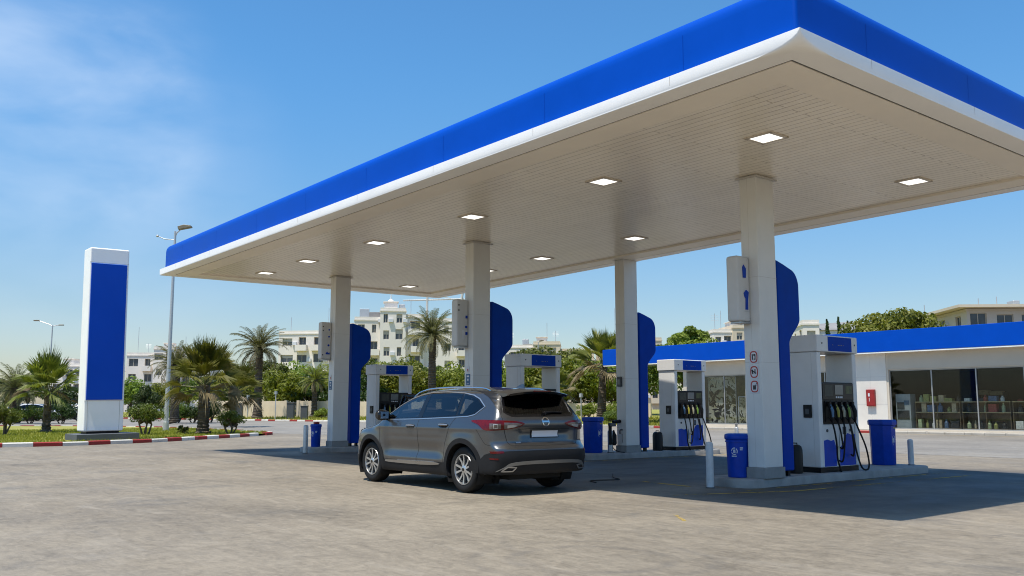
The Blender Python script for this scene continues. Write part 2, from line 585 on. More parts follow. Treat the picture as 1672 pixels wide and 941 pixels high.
gfront = smooth_line([(-36.9, -12), (-36.75, 0), (-36.7, 4.5), (-36.6, 8.5), (-37.2, 10.3), (-37.9, 12.0), (-39.3, 14.0), (-41.6, 16.9), (-43.3, 18.9), (-44.1, 19.8)])
gback = smooth_line([(-44.1, 19.8), (-45.0, 20.55), (-47, 20.9), (-54, 20.9), (-62, 20.4), (-70, 16.5), (-74, 10), (-75.5, 0), (-75.5, -12)])
rk = random.Random(3)
kerb('kerb', gfront, .98, [KRED, KWHT], rnd=rk)
kerb('kerb', gback, .98, [KRED, KWHT], rnd=rk)
gpoly = [(p.x - .1, p.y) for p in gfront] + [(p.x, p.y - .1) for p in gback[1:]]

def grass_ground(name):
    m, nt, b = nt_new(name)
    v = coords(nt, 'World')
    f = noise(nt, v, .5, 6, .65)
    g = noise(nt, v, 6, 5, .7)
    a = mth(nt, 'MULTIPLY_ADD', g, .45, mth(nt, 'MULTIPLY', f, .6))
    c = ramp(nt, a, [(.36, (.12, .13, .02)), (.5, (.22, .22, .034)), (.62, (.31, .28, .07)), (.74, (.38, .32, .17))])
    nt.links.new(c, b.inputs['Base Color'])
    b.inputs['Roughness'].default_value = .95
    bump(nt, b, g, .6, .04)
    return m
LAWN = grass_ground('lawn soil and turf')
sheet('lawn', gpoly, .10, LAWN)

# verge behind the far kerb, rising gently to the boundary wall
vk = smooth_line([(-160, 25.5), (-120, 34.5), (-90, 40.6), (-72, 46.2), (-48, 47.4), (-44, 47.4)])
kerb('kerb', vk, 1.1, [KWHT, KRED], pattern=lambda i: 1 if (i * 7 % 5) < 2 else 0, rnd=rk)
mb = MB()
rows = []
for p in vk:
    r = []
    for k, (o, z) in enumerate(((.2, .12), (4, .25), (8, .42), (12, .5), (40, .8), (90, 1.0))):
        r.append((p.x + (-.12) * o, p.y + o, z))
    rows.append(r)
vs = [q for r in rows for q in r]
nr = len(rows[0])
fs = [(i * nr + k, (i + 1) * nr + k, (i + 1) * nr + k + 1, i * nr + k + 1) for i in range(len(rows) - 1) for k in range(nr - 1)]
mb.add(vs, fs)
tag(mb.build('verge', LAWN, smooth=True), kind='structure')

def inside(p, poly):
    x, y = p; r = False
    j = len(poly) - 1
    for i in range(len(poly)):
        xi, yi = poly[i]; xj, yj = poly[j]
        if (yi > y) != (yj > y) and x < (xj - xi) * (y - yi) / (yj - yi) + xi:
            r = not r
        j = i
    return r

mb = MB()
rg = random.Random(11)
cnt = 0
while cnt < 30000:
    x = rg.uniform(-58, -36.6); y = rg.uniform(3, 21)
    if not inside((x, y), gpoly): continue
    if -40.9 < x < -38.2 and 9.2 < y < 12.0: continue
    h = rg.uniform(.04, .12) * (1.3 if rg.random() < .06 else 1)
    a = rg.uniform(0, 2 * PI); wd = rg.uniform(.012, .03)
    lx, ly = rg.uniform(-.05, .05), rg.uniform(-.05, .05)
    dx, dy = math.cos(a) * wd, math.sin(a) * wd
    mb.add([(x - dx, y - dy, .09), (x + dx, y + dy, .09), (x + lx, y + ly, .10 + h)], [(0, 1, 2)])
    cnt += 1
tag(mb.build('grass', GRASSM, smooth=False, recalc=False), kind='stuff')
mb = MB()
for i in range(16000):
    p = vk[rg.randrange(len(vk))]
    o = rg.uniform(.4, 12)
    x = p.x - .12 * o + rg.uniform(-2, 2); y = p.y + o
    z = .12 + .033 * o
    h = rg.uniform(.08, .3); a = rg.uniform(0, 2 * PI); wd = rg.uniform(.03, .08)
    dx, dy = math.cos(a) * wd, math.sin(a) * wd
    mb.add([(x - dx, y - dy, z - .05), (x + dx, y + dy, z - .05), (x + rg.uniform(-.1, .1), y + rg.uniform(-.1, .1), z + h)], [(0, 1, 2)])
tag(mb.build('grass', GRASSM, smooth=False, recalc=False), kind='stuff')

# ------------------------------------------------------------------ canopy
CQ = [Vector((-5.80, 9.02)), Vector((-5.88, 18.65)), Vector((-29.2, 20.0)), Vector((-29.72, 9.52))]   # ccw
def inset_quad(q, d):
    n = len(q); out = []
    for i in range(n):
        a, b, c = q[i - 1], q[i], q[(i + 1) % n]
        t1 = (b - a).normalized(); t2 = (c - b).normalized()
        n1 = Vector((-t1.y, t1.x)); n2 = Vector((-t2.y, t2.x))
        k = (n1 + n2) / (1 + n1.dot(n2))
        out.append(b + k * d)
    return out
CORNER = (1.0, .25, .1, .06)
def round_ring(q, r0, seg=8):
    out = []
    n = len(q)
    for i in range(n):
        b = q[i]; r = max(.002, r0 * CORNER[i])
        t1 = (q[i - 1] - b).normalized(); t2 = (q[(i + 1) % n] - b).normalized()
        p1, p2 = b + t1 * r, b + t2 * r
        for k in range(seg + 1):
            t = k / seg
            out.append((p1 * (1 - t) ** 2 + b * 2 * t * (1 - t) + p2 * t * t))
    return out
def ring_band(prof, closed=False):
    mb = MB(); rows = []
    for ins, z, r in prof:
        rows.append([(p.x, p.y, z) for p in round_ring(inset_quad(CQ, ins), max(r, .004))])
    n = len(rows[0])
    vs = [p for r in rows for p in r]
    m = len(rows)
    fs = [(i * n + k, i * n + (k + 1) % n, (i + 1) * n + (k + 1) % n, (i + 1) * n + k) for i in range(m - 1) for k in range(n)]
    mb.add(vs, fs)
    return mb
canopy = thing('station_canopy', 'flat white canopy with deep blue fascia roofing the whole forecourt', 'canopy', (0, 0, 0))
tr = ring_band([(.36, 5.63, .02), (.36, 5.6, .02), (.02, 5.6, .72), (.004, 5.603, .70), (0, 5.612, .58), (0, 5.63, .42), (0, 5.66, .26), (0, 5.70, .13), (0, 5.74, .055), (0, 5.78, .015), (0, 5.797, .004), (.005, 5.80, .004), (.16, 5.80, .004)]).build('trim_band', WHITE, canopy, angle=28)
fa = ring_band([(.13, 5.812, .06), (.13, 6.34, .06), (.138, 6.42, .06), (.165, 6.49, .06), (.21, 6.54, .06), (.27, 6.57, .06), (.36, 6.582, .06), (.6, 6.59, .06)]).build('fascia_band', BLUE, canopy, angle=50)
ring_band([(.137, 5.80, .06), (.137, 5.814, .06), (.16, 5.814, .06)]).build('shadow_line', BLACK, canopy, smooth=False)  # thin black ring standing in for the shadow between trim and fascia
mb = ring_band([(.345, 5.612, .02), (.43, 5.612, .02)])
mb.build('shadow_gap', DARKG, canopy, smooth=False)
mb = ring_band([(.40, 5.64, .02), (.40, 5.60, .02), (.93, 5.60, .02), (.93, 5.66, .02)])
mb.build('border_panel', CREAM, canopy, smooth=False)
def soffit_mat():
    m, nt, b = nt_new('slatted soffit')
    v = coords(nt, 'World')
    br = nt.nodes.new('ShaderNodeTexBrick')
    br.inputs['Scale'].default_value = 1
    br.inputs['Brick Width'].default_value = 3.1
    br.inputs['Row Height'].default_value = .155
    br.inputs['Mortar Size'].default_value = .009
    br.inputs['Mortar Smooth'].default_value = .35
    br.inputs['Bias'].default_value = 0
    br.inputs['Color1'].default_value = (.93, .86, .74, 1)
    br.inputs['Color2'].default_value = (.89, .82, .70, 1)
    br.inputs['Mortar'].default_value = (.44, .38, .30, 1)
    br.offset = .37; br.offset_frequency = 2
    wob = nt.nodes.new('ShaderNodeTexNoise'); wob.inputs['Scale'].default_value = .9; wob.inputs['Detail'].default_value = 3
    nt.links.new(v, wob.inputs['Vector'])
    va = nt.nodes.new('ShaderNodeVectorMath'); va.operation = 'MULTIPLY_ADD'
    nt.links.new(wob.outputs['Color'], va.inputs[0]); va.inputs[1].default_value = (.0, .035, 0)
    nt.links.new(v, va.inputs[2])
    nt.links.new(va.outputs[0], br.inputs['Vector'])
    d = noise(nt, coords(nt, 'World', (.5, 1, 1)), .7, 6, .65)
    k = ramp(nt, d, [(.5, (0, 0, 0)), (.75, (.25, .25, .25))])
    c = mixc(nt, k, br.outputs['Color'], (.60, .52, .41))
    nt.links.new(c, b.inputs['Base Color'])
    b.inputs['Roughness'].default_value = .27
    dent = noise(nt, coords(nt, 'World', (1.3, 5, 1)), 1.4, 3, .5, .6)
    h = mth(nt, 'MULTIPLY_ADD', dent, .8, mth(nt, 'MULTIPLY', br.outputs['Fac'], -.5))
    bump(nt, b, h, .35, .02)
    return m
def joints(name, ins, z0, z1, gap, m, wd=.005):
    q = inset_quad(CQ, ins)
    for i in (0, 3):
        a, b = q[i], q[(i + 1) % 4]
        t = (b - a).normalized(); n = Vector((t.y, -t.x)); L = (b - a).length
        k = 1
        while k * gap < L - .4:
            p = a + t * (k * gap - gap * .45)
            p0 = p + n * .0015
            MB().add([(*(p0 - t * wd), z0), (*(p0 + t * wd), z0), (*(p0 + t * wd), z1), (*(p0 - t * wd), z1)], [(0, 1, 2, 3)]).build(name, m, canopy, smooth=False)
            k += 1
joints('fascia_joint', .13, 5.815, 6.36, 2.9, BLUED, .006)
joints('trim_joint', 0, 5.67, 5.795, 2.9, FRAME, .004)
q = inset_quad(CQ, .92)
mb = MB(); mb.add([(p.x, p.y, 5.645) for p in q], [(0, 1, 2, 3)])
mb.build('soffit', soffit_mat(), canopy, smooth=False)
q = inset_quad(CQ, .5)
mb = MB(); mb.prism([(p.x, p.y) for p in q], lambda a, b, d: (a, b, d), 5.75, 6.40)
mb.build('roof_deck', GREYM, canopy, smooth=False)

# recessed lamps in the soffit
LAMP = bpy.data.materials.new('lit lamp diffuser'); LAMP.use_nodes = True
LAMP.node_tree.nodes['Principled BSDF'].inputs['Emission Color'].default_value = (1, .97, .92, 1)
LAMP.node_tree.nodes['Principled BSDF'].inputs['Emission Strength'].default_value = 1.15
LAMP.node_tree.nodes['Principled BSDF'].inputs['Base Color'].default_value = (.8, .8, .8, 1)
LFRAME = mat('lamp frame', (.62, .56, .47), .4, var=.05)
def ceiling_light(loc, label):
    t = thing('ceiling_light', label, 'ceiling light', loc, 0, 'square lamps set into the canopy soffit')
    f = MB()
    for a in (0, PI / 2, PI, 3 * PI / 2):
        g = MB().box(-.25, .25, .19, .25, -.016, .0)
        g.xf(Matrix.Rotation(a, 4, 'Z')); f.add(g.v, g.f)
    f.build('frame', LFRAME, t)
    g = MB().box(-.195, .195, -.195, .195, -.010, -.003); g.build('diffuser', LAMP, t, smooth=False)
    return t
c0 = ceiling_light((-8.4, 12.0, 5.642), 'square canopy lamp nearest the front corner, above the near column')
LX = [(-12.05, 12.0, 'square canopy lamp in the front row, second from the near corner'),
      (-16.2, 12.0, 'square canopy lamp in the front row, third from the near corner'),
      (-20.4, 12.0, 'square canopy lamp in the front row, fourth from the near corner'),
      (-24.3, 12.0, 'square canopy lamp in the front row, second from the far left edge'),
      (-27.3, 12.05, 'square canopy lamp in the front row, closest to the far left edge'),
      (-8.35, 16.55, 'square canopy lamp in the rear row, nearest the right edge of the canopy'),
      (-12.0, 16.7, 'square canopy lamp in the rear row, half hidden behind the near column'),
      (-15.75, 16.75, 'square canopy lamp in the rear row, in front of the column without a box'),
      (-19.6, 17.0, 'square canopy lamp in the rear row, just past the rear column'),
      (-22.5, 17.2, 'square canopy lamp in the rear row, beside the top of the second front column'),
      (-27.2, 17.35, 'square canopy lamp in the rear row, closest to the far left edge')]
for x, y, l in LX:
    dup(c0, (x, y, 5.642), 0, l)

# ------------------------------------------------------------------ pump islands
def island(name, x0, x1, y0, y1, label):
    mb = MB()
    q = [Vector((x1, y0)), Vector((x1, y1)), Vector((x0, y1)), Vector((x0, y0))]
    def rr(ins):
        qq = inset_quad(q, ins); n = 4; out = []
        for i in range(n):
            b = qq[i]; t1 = (qq[i - 1] - b).normalized(); t2 = (qq[(i + 1) % n] - b).normalized()
            r = .32 - ins
            for k in range(7):
                t = k / 6
                out.append((b + t1 * r) * (1 - t) ** 2 + b * 2 * t * (1 - t) + (b + t2 * r) * t * t)
        return out
    rows = [[(p.x, p.y, z) for p in rr(i)] for i, z in ((0, -.05), (0, .125), (.01, .143), (.03, .15))]
    n = len(rows[0])
    fs = [(i * n + k, i * n + (k + 1) % n, (i + 1) * n + (k + 1) % n, (i + 1) * n + k) for i in range(3) for k in range(n)]
    fs.append(tuple(range(3 * n, 4 * n)))
    mb.add([p for r in rows for p in r], fs)
    o = mb.build(name, CONC, angle=50)
    return tag(o, label, 'pump island', 'raised concrete pump islands')
island('pump_island', -11.05, -9.93, 13.35, 19.8, 'nearest grey concrete island carrying the column with red-ringed signs')
island('pump_island', -19.0, -17.9, 17.1, 22.8, 'grey concrete island under the rear column, right behind the parked car')
island('pump_island', -19.65, -18.45, 13.3, 16.9, 'concrete island hidden behind the parked car, under the middle column')
island('pump_island', -27.3, -26.1, 13.3, 17.2, 'farthest grey concrete island, beside the bonnet of the car')

# ------------------------------------------------------------------ columns
def column(loc, label, ztop=5.65):
    t = thing('canopy_column', label, 'column', loc, 0, 'white square columns holding up the canopy')
    h = ztop - loc[2]
    mb = MB().box(-.18, .18, -.27, .27, .19, h)
    mb.build('shaft', COLW, t, bevel=.012)
    mb = MB().box(-.205, .205, -.295, .295, 0, .19)
    mb.build('plinth', GREYM if False else DARKC, t, bevel=.008)
    mb = MB().box(-.235, .235, -.325, .325, h - .055, h - .03)
    mb.build('top_flange', FRAME, t)
    mb = MB()
    for z in (2.05, 3.6):
        mb.box(-.1805, .1815, -.2715, .2715, z, z + .006)
    mb.box(-.012, -.008, -.2715, -.268, .19, h - .06)
    mb.build('panel_joint', FRAME, t, smooth=False)
    return t
DARKC = mat('grey plinth paint', (.25, .25, .245), .6, var=.12, scale=5, dirt=.3)
column((-10.1, 14.05, .15), 'near white canopy column with three red-ringed signs')
column((-18.78, 14.08, .15), 'white canopy column rising straight behind the roof of the parked car')
column((-18.25, 19.02, .15), 'bare rear white canopy column with a small dark intercom')
column((-26.6, 14.35, .15), 'farthest white canopy column, left of the car bonnet')

# blue sign boards behind the columns
def blue_board(loc, label):
    t = thing('blue_sign_board', label, 'sign board', loc, 0, 'tall blue boards standing beside the columns')
    # outline along the island (y) and up (z)
    P = [(0, .1), (.34, .1), (.34, 2.42)]
    for k in range(1, 13):
        a = k / 12
        P.append((.34 + .36 * (a * a * (3 - 2 * a)), 2.42 + .50 * a))
    for k in range(0, 10):
        a = k / 9 * rad(72)
        P.append((.40 + .30 * math.cos(a), 3.52 + .34 * math.sin(a)))
    P += [(.22, 3.93), (.0, 3.99)]
    mb = MB().prism(P, lambda a, b, d: (d, a, b), -.14, .14)
    mb.build('board', BLUED, t, bevel=.025, angle=40)
    for y in (.07, .29):
        MB().box(-.05, .05, y - .035, y + .035, 0, .12).build('foot', BLACK, t)
    return t
b0 = blue_board((-10.16, 14.48, .15), 'dark blue board between the near column and its fuel pump')
dup(b0, (-18.85, 14.50, .15), 0, 'dark blue board beside the column straight behind the car')
dup(b0, (-18.31, 19.46, .15), 0, 'dark blue board beside the rear column with the intercom')
dup(b0, (-26.66, 14.78, .15), 0, 'dark blue board beside the farthest column')

# grey boxes hung on the columns
BOXM = mat('light grey box enamel', (.58, .58, .57), .4, var=.05, scale=3, dirt=.14, dirtcol=(.3, .26, .22))
def wall_box(loc, label, icons):
    t = thing('column_box', label, 'service box', loc, 0, 'pale grey boxes hung on the columns')
    mb = MB().box(-.13, .13, -.36, -.002, 0, 1.2)
    mb.build('casing', BOXM, t, bevel=.045)
    mb = MB().box(-.10, .125, -.30, -.0, -.03, .0)
    mb.build('bracket', GREYM, t)
    icons(t)
    return t
def yz(x):   # builder for flat marks on a +x face
    return lambda a, b, d: (x + d, a, b)
def icons_a(t):
    mb = MB().prism([(-.21, .80), (-.13, .80), (-.12, .97), (-.15, 1.0), (-.18, 1.04), (-.22, .99)], yz(.13), .0, .012)
    mb.build('cup_symbol', BLUEP, t, smooth=False)
    mb = MB().prism([(-.16, .22), (-.09, .22), (-.085, .40), (-.06, .54), (-.13, .58), (-.20, .52), (-.18, .45), (-.15, .42)], yz(.13), .0, .012)
    mb.build('nozzle_symbol', BLUEP, t, smooth=False)
    mb = MB().box(.128, .133, -.20, -.05, .185, .19); mb.build('label_edge', GREYM, t, smooth=False)
def icons_b(t):
    for k, (y, z, r) in enumerate(((-.10, .95, .025), (-.10, .73, .028), (-.11, .45, .035))):
        mb = MB().lathe([(r, 0), (r, .012), (r * .6, .016)], 10, 'X', (.13, y, z)); mb.build('button', BLUEP, t)
    mb = MB().prism([(-.2, .16), (-.06, .16), (-.07, .22), (-.12, .20), (-.15, .25), (-.2, .20)], yz(.13), 0, .01); mb.build('symbol', BLUEP, t, smooth=False)
    for z in (.14, .92, 1.05):
        mb = MB().lathe([(.02, 0), (.02, .01)], 8, 'X', (.13, -.31, z)); mb.build('screw_cap', BLACK, t)
def icons_c(t):
    for y, z in ((-.07, .72), (-.07, .30)):
        mb = MB().box(.13, .142, y - .03, y + .03, z, z + .07); mb.build('button', BLUEP, t, smooth=False)
    mb = MB().lathe([(.035, 0), (.035, .012)], 10, 'X', (.13, -.08, .5)); mb.build('dial', BLUEP, t)
    mb = MB().box(.13, .136, -.2, -.13, .2, .42); mb.build('paper_label', PLATEW, t, smooth=False)
    for z in (.92, 1.05):
        mb = MB().lathe([(.02, 0), (.02, .01)], 8, 'X', (.13, -.31, z)); mb.build('screw_cap', BLACK, t)
wall_box((-10.24, 13.78, 2.93), 'pale grey box with a blue cup and nozzle symbol on near column', icons_a)
wall_box((-18.93, 13.81, 2.93), 'pale grey box with a white paper label on the column behind the car', icons_c)
wall_box((-26.76, 14.08, 2.93), 'pale grey box with a column of blue buttons on farthest column', icons_b)

# round prohibition signs on the near column's front face (y = 13.78)
REDR = mat('sign red', (.40, .03, .02), .5, var=.1, scale=20)
INK = mat('sign ink', (.03, .03, .035), .5, var=.2, scale=20)
def notice(loc, label, picto):
    t = thing('safety_sign', label, 'safety sign', loc, 0, 'small red-ringed signs on the near column')
    MB().box(-.10, .10, -.004, 0, -.125, .125).build('plate', PLATEW, t, bevel=.002)
    ro, ri = [], []
    n = 32; mb = MB(); vs = []
    for k in range(n):
        a = 2 * PI * k / n
        c, s_ = math.cos(a), math.sin(a)
        e = (abs(c) ** 3 + abs(s_) ** 3) ** (-1 / 3)
        vs.append((c * e * .082, -.0065, s_ * e * .105)); vs.append((c * e * .062, -.0065, s_ * e * .085))
    mb.add(vs, [(2 * k, 2 * ((k + 1) % n), 2 * ((k + 1) % n) + 1, 2 * k + 1) for k in range(n)])
    mb.build('red_ring', REDR, t, smooth=False)
    mb = MB(); picto(mb); mb.build('pictogram', INK, t, smooth=False)
    return t
def rect2(mb, x0, x1, z0, z1, a=0., cx=0., cz=0., y=-.0055):
    c, s_ = math.cos(a), math.sin(a)
    mb.add([(cx + x * c - z * s_, y, cz + x * s_ + z * c) for x, z in ((x0, z0), (x1, z0), (x1, z1), (x0, z1))], [(0, 1, 2, 3)])
def pic_phone(mb):
    rect2(mb, -.04, -.015, -.05, .05); rect2(mb, -.005, .04, .02, .05); rect2(mb, .02, .04, -.05, .045); rect2(mb, 0, .03, -.05, -.03)
def pic_smoke(mb):
    rect2(mb, -.05, .05, -.010, .010, -.6); rect2(mb, -.012, .012, -.05, .03, 0, .02, .02); rect2(mb, -.05, -.02, -.03, .05, .2)
def pic_engine(mb):
    rect2(mb, -.035, .03, -.055, .01); rect2(mb, -.04, .04, .012, .022); rect2(mb, -.006, .006, 0, .06, -.5, .02, .015)
notice((-10.08, 13.777, 2.30), 'top red-ringed safety sign on the near column', pic_phone)
notice((-10.08, 13.777, 2.03), 'middle red-ringed safety sign on the near column', pic_smoke)
notice((-10.08, 13.777, 1.77), 'bottom red-ringed safety sign on the near column', pic_engine)

PBLUE = mat('notice blue', (.05, .13, .25), .5, var=.15, scale=20)
def blue_notice(loc, label):
    t = thing('notice_plate', label, 'notice', loc)
    MB().box(-.085, .085, -.006, 0, -.16, .12).build('blue_panel', PBLUE, t)
    MB().box(-.05, .05, -.010, -.004, .15, .31).build('upper_sticker', PLATEW, t)
    mb = MB(); rect2(mb, -.02, .02, .2, .25, y=-.0125); rect2(mb, -.004, .02, .17, .2, y=-.0125); mb.build('red_mark', REDR, t, smooth=False)
    mb = MB(); rect2(mb, -.05, .05, .04, .08, y=-.0085); rect2(mb, -.03, .03, -.05, .0, y=-.0085); rect2(mb, -.05, .05, -.13, -.12, y=-.0085); mb.build('white_mark', PLATEW, t, smooth=False)
blue_notice((-26.62, 14.077, 2.12), 'small blue notice with a pale sticker above it on farthest column')
blue_notice((-18.80, 13.807, 2.12), 'small blue notice on the column behind the car roof')
t = thing('intercom', 'small dark intercom box on the bare rear column', 'intercom', (-18.27, 18.747, 2.12))
MB().box(-.075, .075, -.06, 0, -.14, .14).build('casing', DARKG, t, bevel=.01)
MB().box(-.045, .045, -.066, -.058, -.08, .06).build('face_plate', LCD, t)
t = thing('pipe_stub', 'dark valve stub low down on the bare rear column', 'valve', (-18.22, 18.747, .78))
MB().tube([(0, 0, 0), (0, -.06, 0), (0, -.09, -.03), (0, -.09, -.12)], .022, 8).build('elbow', DARKG, t)
MB().tube([(0, -.002, -.12), (.01, -.012, -.3), (.03, -.012, -.36)], .006, 6).build('cable', DARKG, t)

# ------------------------------------------------------------------ fuel pumps
def pump(loc, label, rich=True):
    t = thing('fuel_pump', label, 'fuel pump', loc, 0, 'blue and white fuel pumps on the islands')
    D, Wd, H = .62, 1.40, 2.66    # depth x, width y, height
    x1 = D / 2; y1 = Wd / 2
    MB().box(-x1 + .03, x1 - .03, -y1 + .03, y1 - .03, 0, .10).build('base', BLACK, t)
    for s in (-1, 1):
        a, b = sorted((s * y1, s * (y1 - .14)))
        u = MB().box(-x1, x1, a, b, .10, 2.33).build('side_upright', PUMPW, t, bevel=.022)
        yy = s * (y1 + .002)
        mb = MB()
        mb.box(x1 - .13, x1 - .126, min(yy, yy - s * .004), max(yy, yy - s * .004), .14, 2.30)
        mb.build('seam', FRAME, u, smooth=False)
    hd = MB().box(-x1 - .03, x1 + .03, -y1 - .03, y1 + .03, 2.33, 2.66).build('header', PUMPW, t, bevel=.02)
    MB().box(x1 + .028, x1 + .038, -.34, .50, 2.355, 2.635).build('blue_panel', BLUED, hd, smooth=False)
    mb = MB()
    for y, wv in ((-.2, .03), (0, .05), (.07, .02), (.12, .03), (.2, .02)):
        mb.box(x1 + .0385, x1 + .0405, y, y + wv, 2.47, 2.482)
    mb.build('small_lettering', mat('faded gilt', (.22, .2, .1), .5), hd, smooth=False)
    mb = MB()
    for y in (-.55, .62):
        mb.lathe([(.018, 0), (.018, .006)], 8, 'X', (x1 + .03, y, 2.5))
    mb.build('bolt', DARKG, hd)
    # lower cabinet with blue graphics
    cb = MB().box(-x1 + .02, x1 - .02, -y1 + .142, y1 - .142, .10, .92).build('cabinet', PUMPW, t, bevel=.008)
    xf = x1 - .02
    wl = y1 - .145
    g = [(-wl, .115), (-.13, .115), (-.12, .30), (-.14, .50), (-.2, .62), (-.3, .60), (-.42, .63), (-wl, .61)]
    MB().prism(g, yz(xf), -.001, .006).build('blue_graphic', BLUEP2, cb, smooth=False)
    g = [(-.02, .115), (wl, .115), (wl, .72), (.42, .71), (.30, .74), (.20, .68), (.12, .55), (.02, .46), (-.01, .30)]
    MB().prism(g, yz(xf), -.001, .006).build('blue_graphic', BLUEP2, cb, smooth=False)
    MB().box(xf - .001, xf + .0035, -.13, .0, .13, .5).build('pale_graphic', mat('cream sticker', (.6, .58, .46), .5), cb, smooth=False)
    mb = MB().box(xf - .001, xf + .005, -.006, .0, .12, .9); mb.build('seam', DARKG, cb, smooth=False)
    MB().box(xf - .001, xf + .005, .13, .25, .72, .87).build('grade_label', INK, cb, smooth=False)
    mb = MB().box(xf + .0045, xf + .0065, .17, .215, .75, .84); mb.build('grade_mark', LBLUE, cb, smooth=False)
    for y in (-.42, .40):
        MB().lathe([(.03, 0), (.03, .012), (.02, .016)], 10, 'X', (xf, y, .80)).build('lock', DARKG, cb)
    MB().prism([(-.13, .33), (-.08, .33), (-.075, .47), (-.09, .62), (-.11, .55)], yz(xf), 0, .008).build('pale_blue_mark', LBLUE, cb, smooth=False)
    # black console
    cs = MB().box(-x1 + .015, x1 - .012, -y1 + .141, y1 - .141, .925, 1.74).build('console', BLACK, t, bevel=.008)
    xc = x1 - .012
    MB().box(xc - .002, xc + .014, -wl + .01, wl - .01, 1.40, 1.72).build('display_panel', mat('satin black', (.012, .012, .013), .3, spec=.25), cs, bevel=.006)
    MB().box(xc + .012, xc + .02, -.12, .16, 1.50, 1.69).build('screen', LCD, cs, smooth=False)
    mb = MB()
    for k in range(4):
        mb.box(xc + .013, xc + .019, -.10 + k * .065, -.06 + k * .065, 1.43, 1.465)
    mb.build('button_row', PLATEW, cs, smooth=False)
    MB().box(xc + .012, xc + .016, -.48, -.2, 1.47, 1.68).build('sticker', mat('dull sticker', (.035, .035, .02), .5, var=.5, scale=14), cs, smooth=False)
    MB().box(xc + .012, xc + .016, .26, .50, 1.52, 1.68).build('sticker', mat('olive sticker', (.07, .075, .02), .5, var=.5, scale=14), cs, smooth=False)
    # nozzles and hoses
    cols = [LBLUE, YELLOW, mat('cream plastic', (.34, .32, .22), .45), GREEN, BLACK]
    ys = [-.40, -.20, .0, .20, .42]
    for k, y in enumerate(ys):
        x = xc + .03
        z = 1.30
        nz = MB()
        nz.box(xc - .001, xc + .012, y - .075, y + .075, .96, 1.38)
        nz.box(x - .01, x + .05, y - .03, y + .03, 1.27, 1.36)
        nz.tube([(x, y, 1.34), (x + .05, y - .01, 1.26), (x + .085, y - .015, 1.14), (x + .08, y - .012, 1.02), (x + .07, y, .96)], [.03, .04, .034, .03, .024], 8)
        nz.tube([(x, y, 1.06), (x + .05, y, .99), (x + .075, y, 1.0)], .012, 6)
        no = nz.build('nozzle', BLACK, t)
        gm = MB().tube([(x + .045, y - .01, 1.29), (x + .098, y - .018, 1.18), (x + .098, y - .016, 1.06)], [.028, .032, .024], 8)
        gm.build('grip', cols[k], no)
        hz = MB()
        p0 = Vector((x + .07, y, .97))
        if k < 4:
            dy = (.10, .12, -.08, .10)[k]
            low = (.17, .45, .2, .3)[k]
            pts = [p0, p0 + Vector((.03, dy * .25, -.18)), p0 + Vector((.035, dy * .7, -.45)), Vector((x + .09, y + dy, low + .1)), Vector((x + .06, y + dy * 1.15, low)), Vector((x, y + dy * 1.3, low + .02))]
            if k == 0: pts = pts[:4] + [Vector((x + .10, y + .16, .08)), Vector((x + .06, y + .26, .012)), Vector((x - .02, y + .34, .03))]
        else:
            pts = [p0, p0 + Vector((.05, .06, -.2)), p0 + Vector((.11, .16, -.5)), Vector((x + .17, y + .27, .16)), Vector((x + .17, y + .21, .03)), Vector((x + .13, y + .08, .06)), Vector((x + .09, y - .0, .30)), Vector((x + .04, y - .05, .70)), Vector((x, y - .06, .9))]
        hz.tube([Vector(q) for q in smooth_line(pts, n=6)], .017, 8)
        hz.build('hose', RUBBER, t)
    # keypad on the near side
    kp = MB().box(-.02, .16, -y1 - .03, -y1, 1.05, 1.30).build('card_terminal', BLACK, t, bevel=.008)
    MB().box(.03, .11, -y1 - .034, -y1 - .028, 1.12, 1.22).build('terminal_screen', DARKG, kp, smooth=False)
    return t
BLUEP2 = mat('blue pump graphic', (.001, .06, .46), .38, var=.1, scale=6, dirt=.1, spec=.2)
p0 = pump((-10.42, 16.52, .15), 'blue and white fuel pump on the nearest island, five nozzles in view')
dup(p0, (-18.32, 21.45, .15), 0, 'blue and white fuel pump on the rear island, in front of the lacy shop window')
dup(p0, (-18.95, 16.1, .15), 0, 'fuel pump mostly hidden by the car roof, beside the middle column')
dup(p0, (-26.75, 16.35, .15), 0, 'farthest fuel pump, seen over the bonnet of the car')
def black_case(loc, label):
    t = thing('black_canister', label, 'canister', loc, 0, 'low black canisters between board and pump')
    MB().lathe([(.13, 0), (.15, .02), (.15, .44), (.13, .51), (.09, .54)], 14).build('body', BLACK, t)
    MB().tube([(-.06, 0, .53), (-.06, 0, .57), (.06, 0, .57), (.06, 0, .53)], .012, 6).build('handle', BLACK, t)
    return t
bc = black_case((-10.42, 15.42, .15), 'low black canister between the near blue board and its pump')
dup(bc, (-18.35, 20.35, .15), 0, 'low black canister between the rear blue board and its pump')
dup(bc, (-26.7, 15.42, .15), 0, 'low black canister between the farthest blue board and its pump')

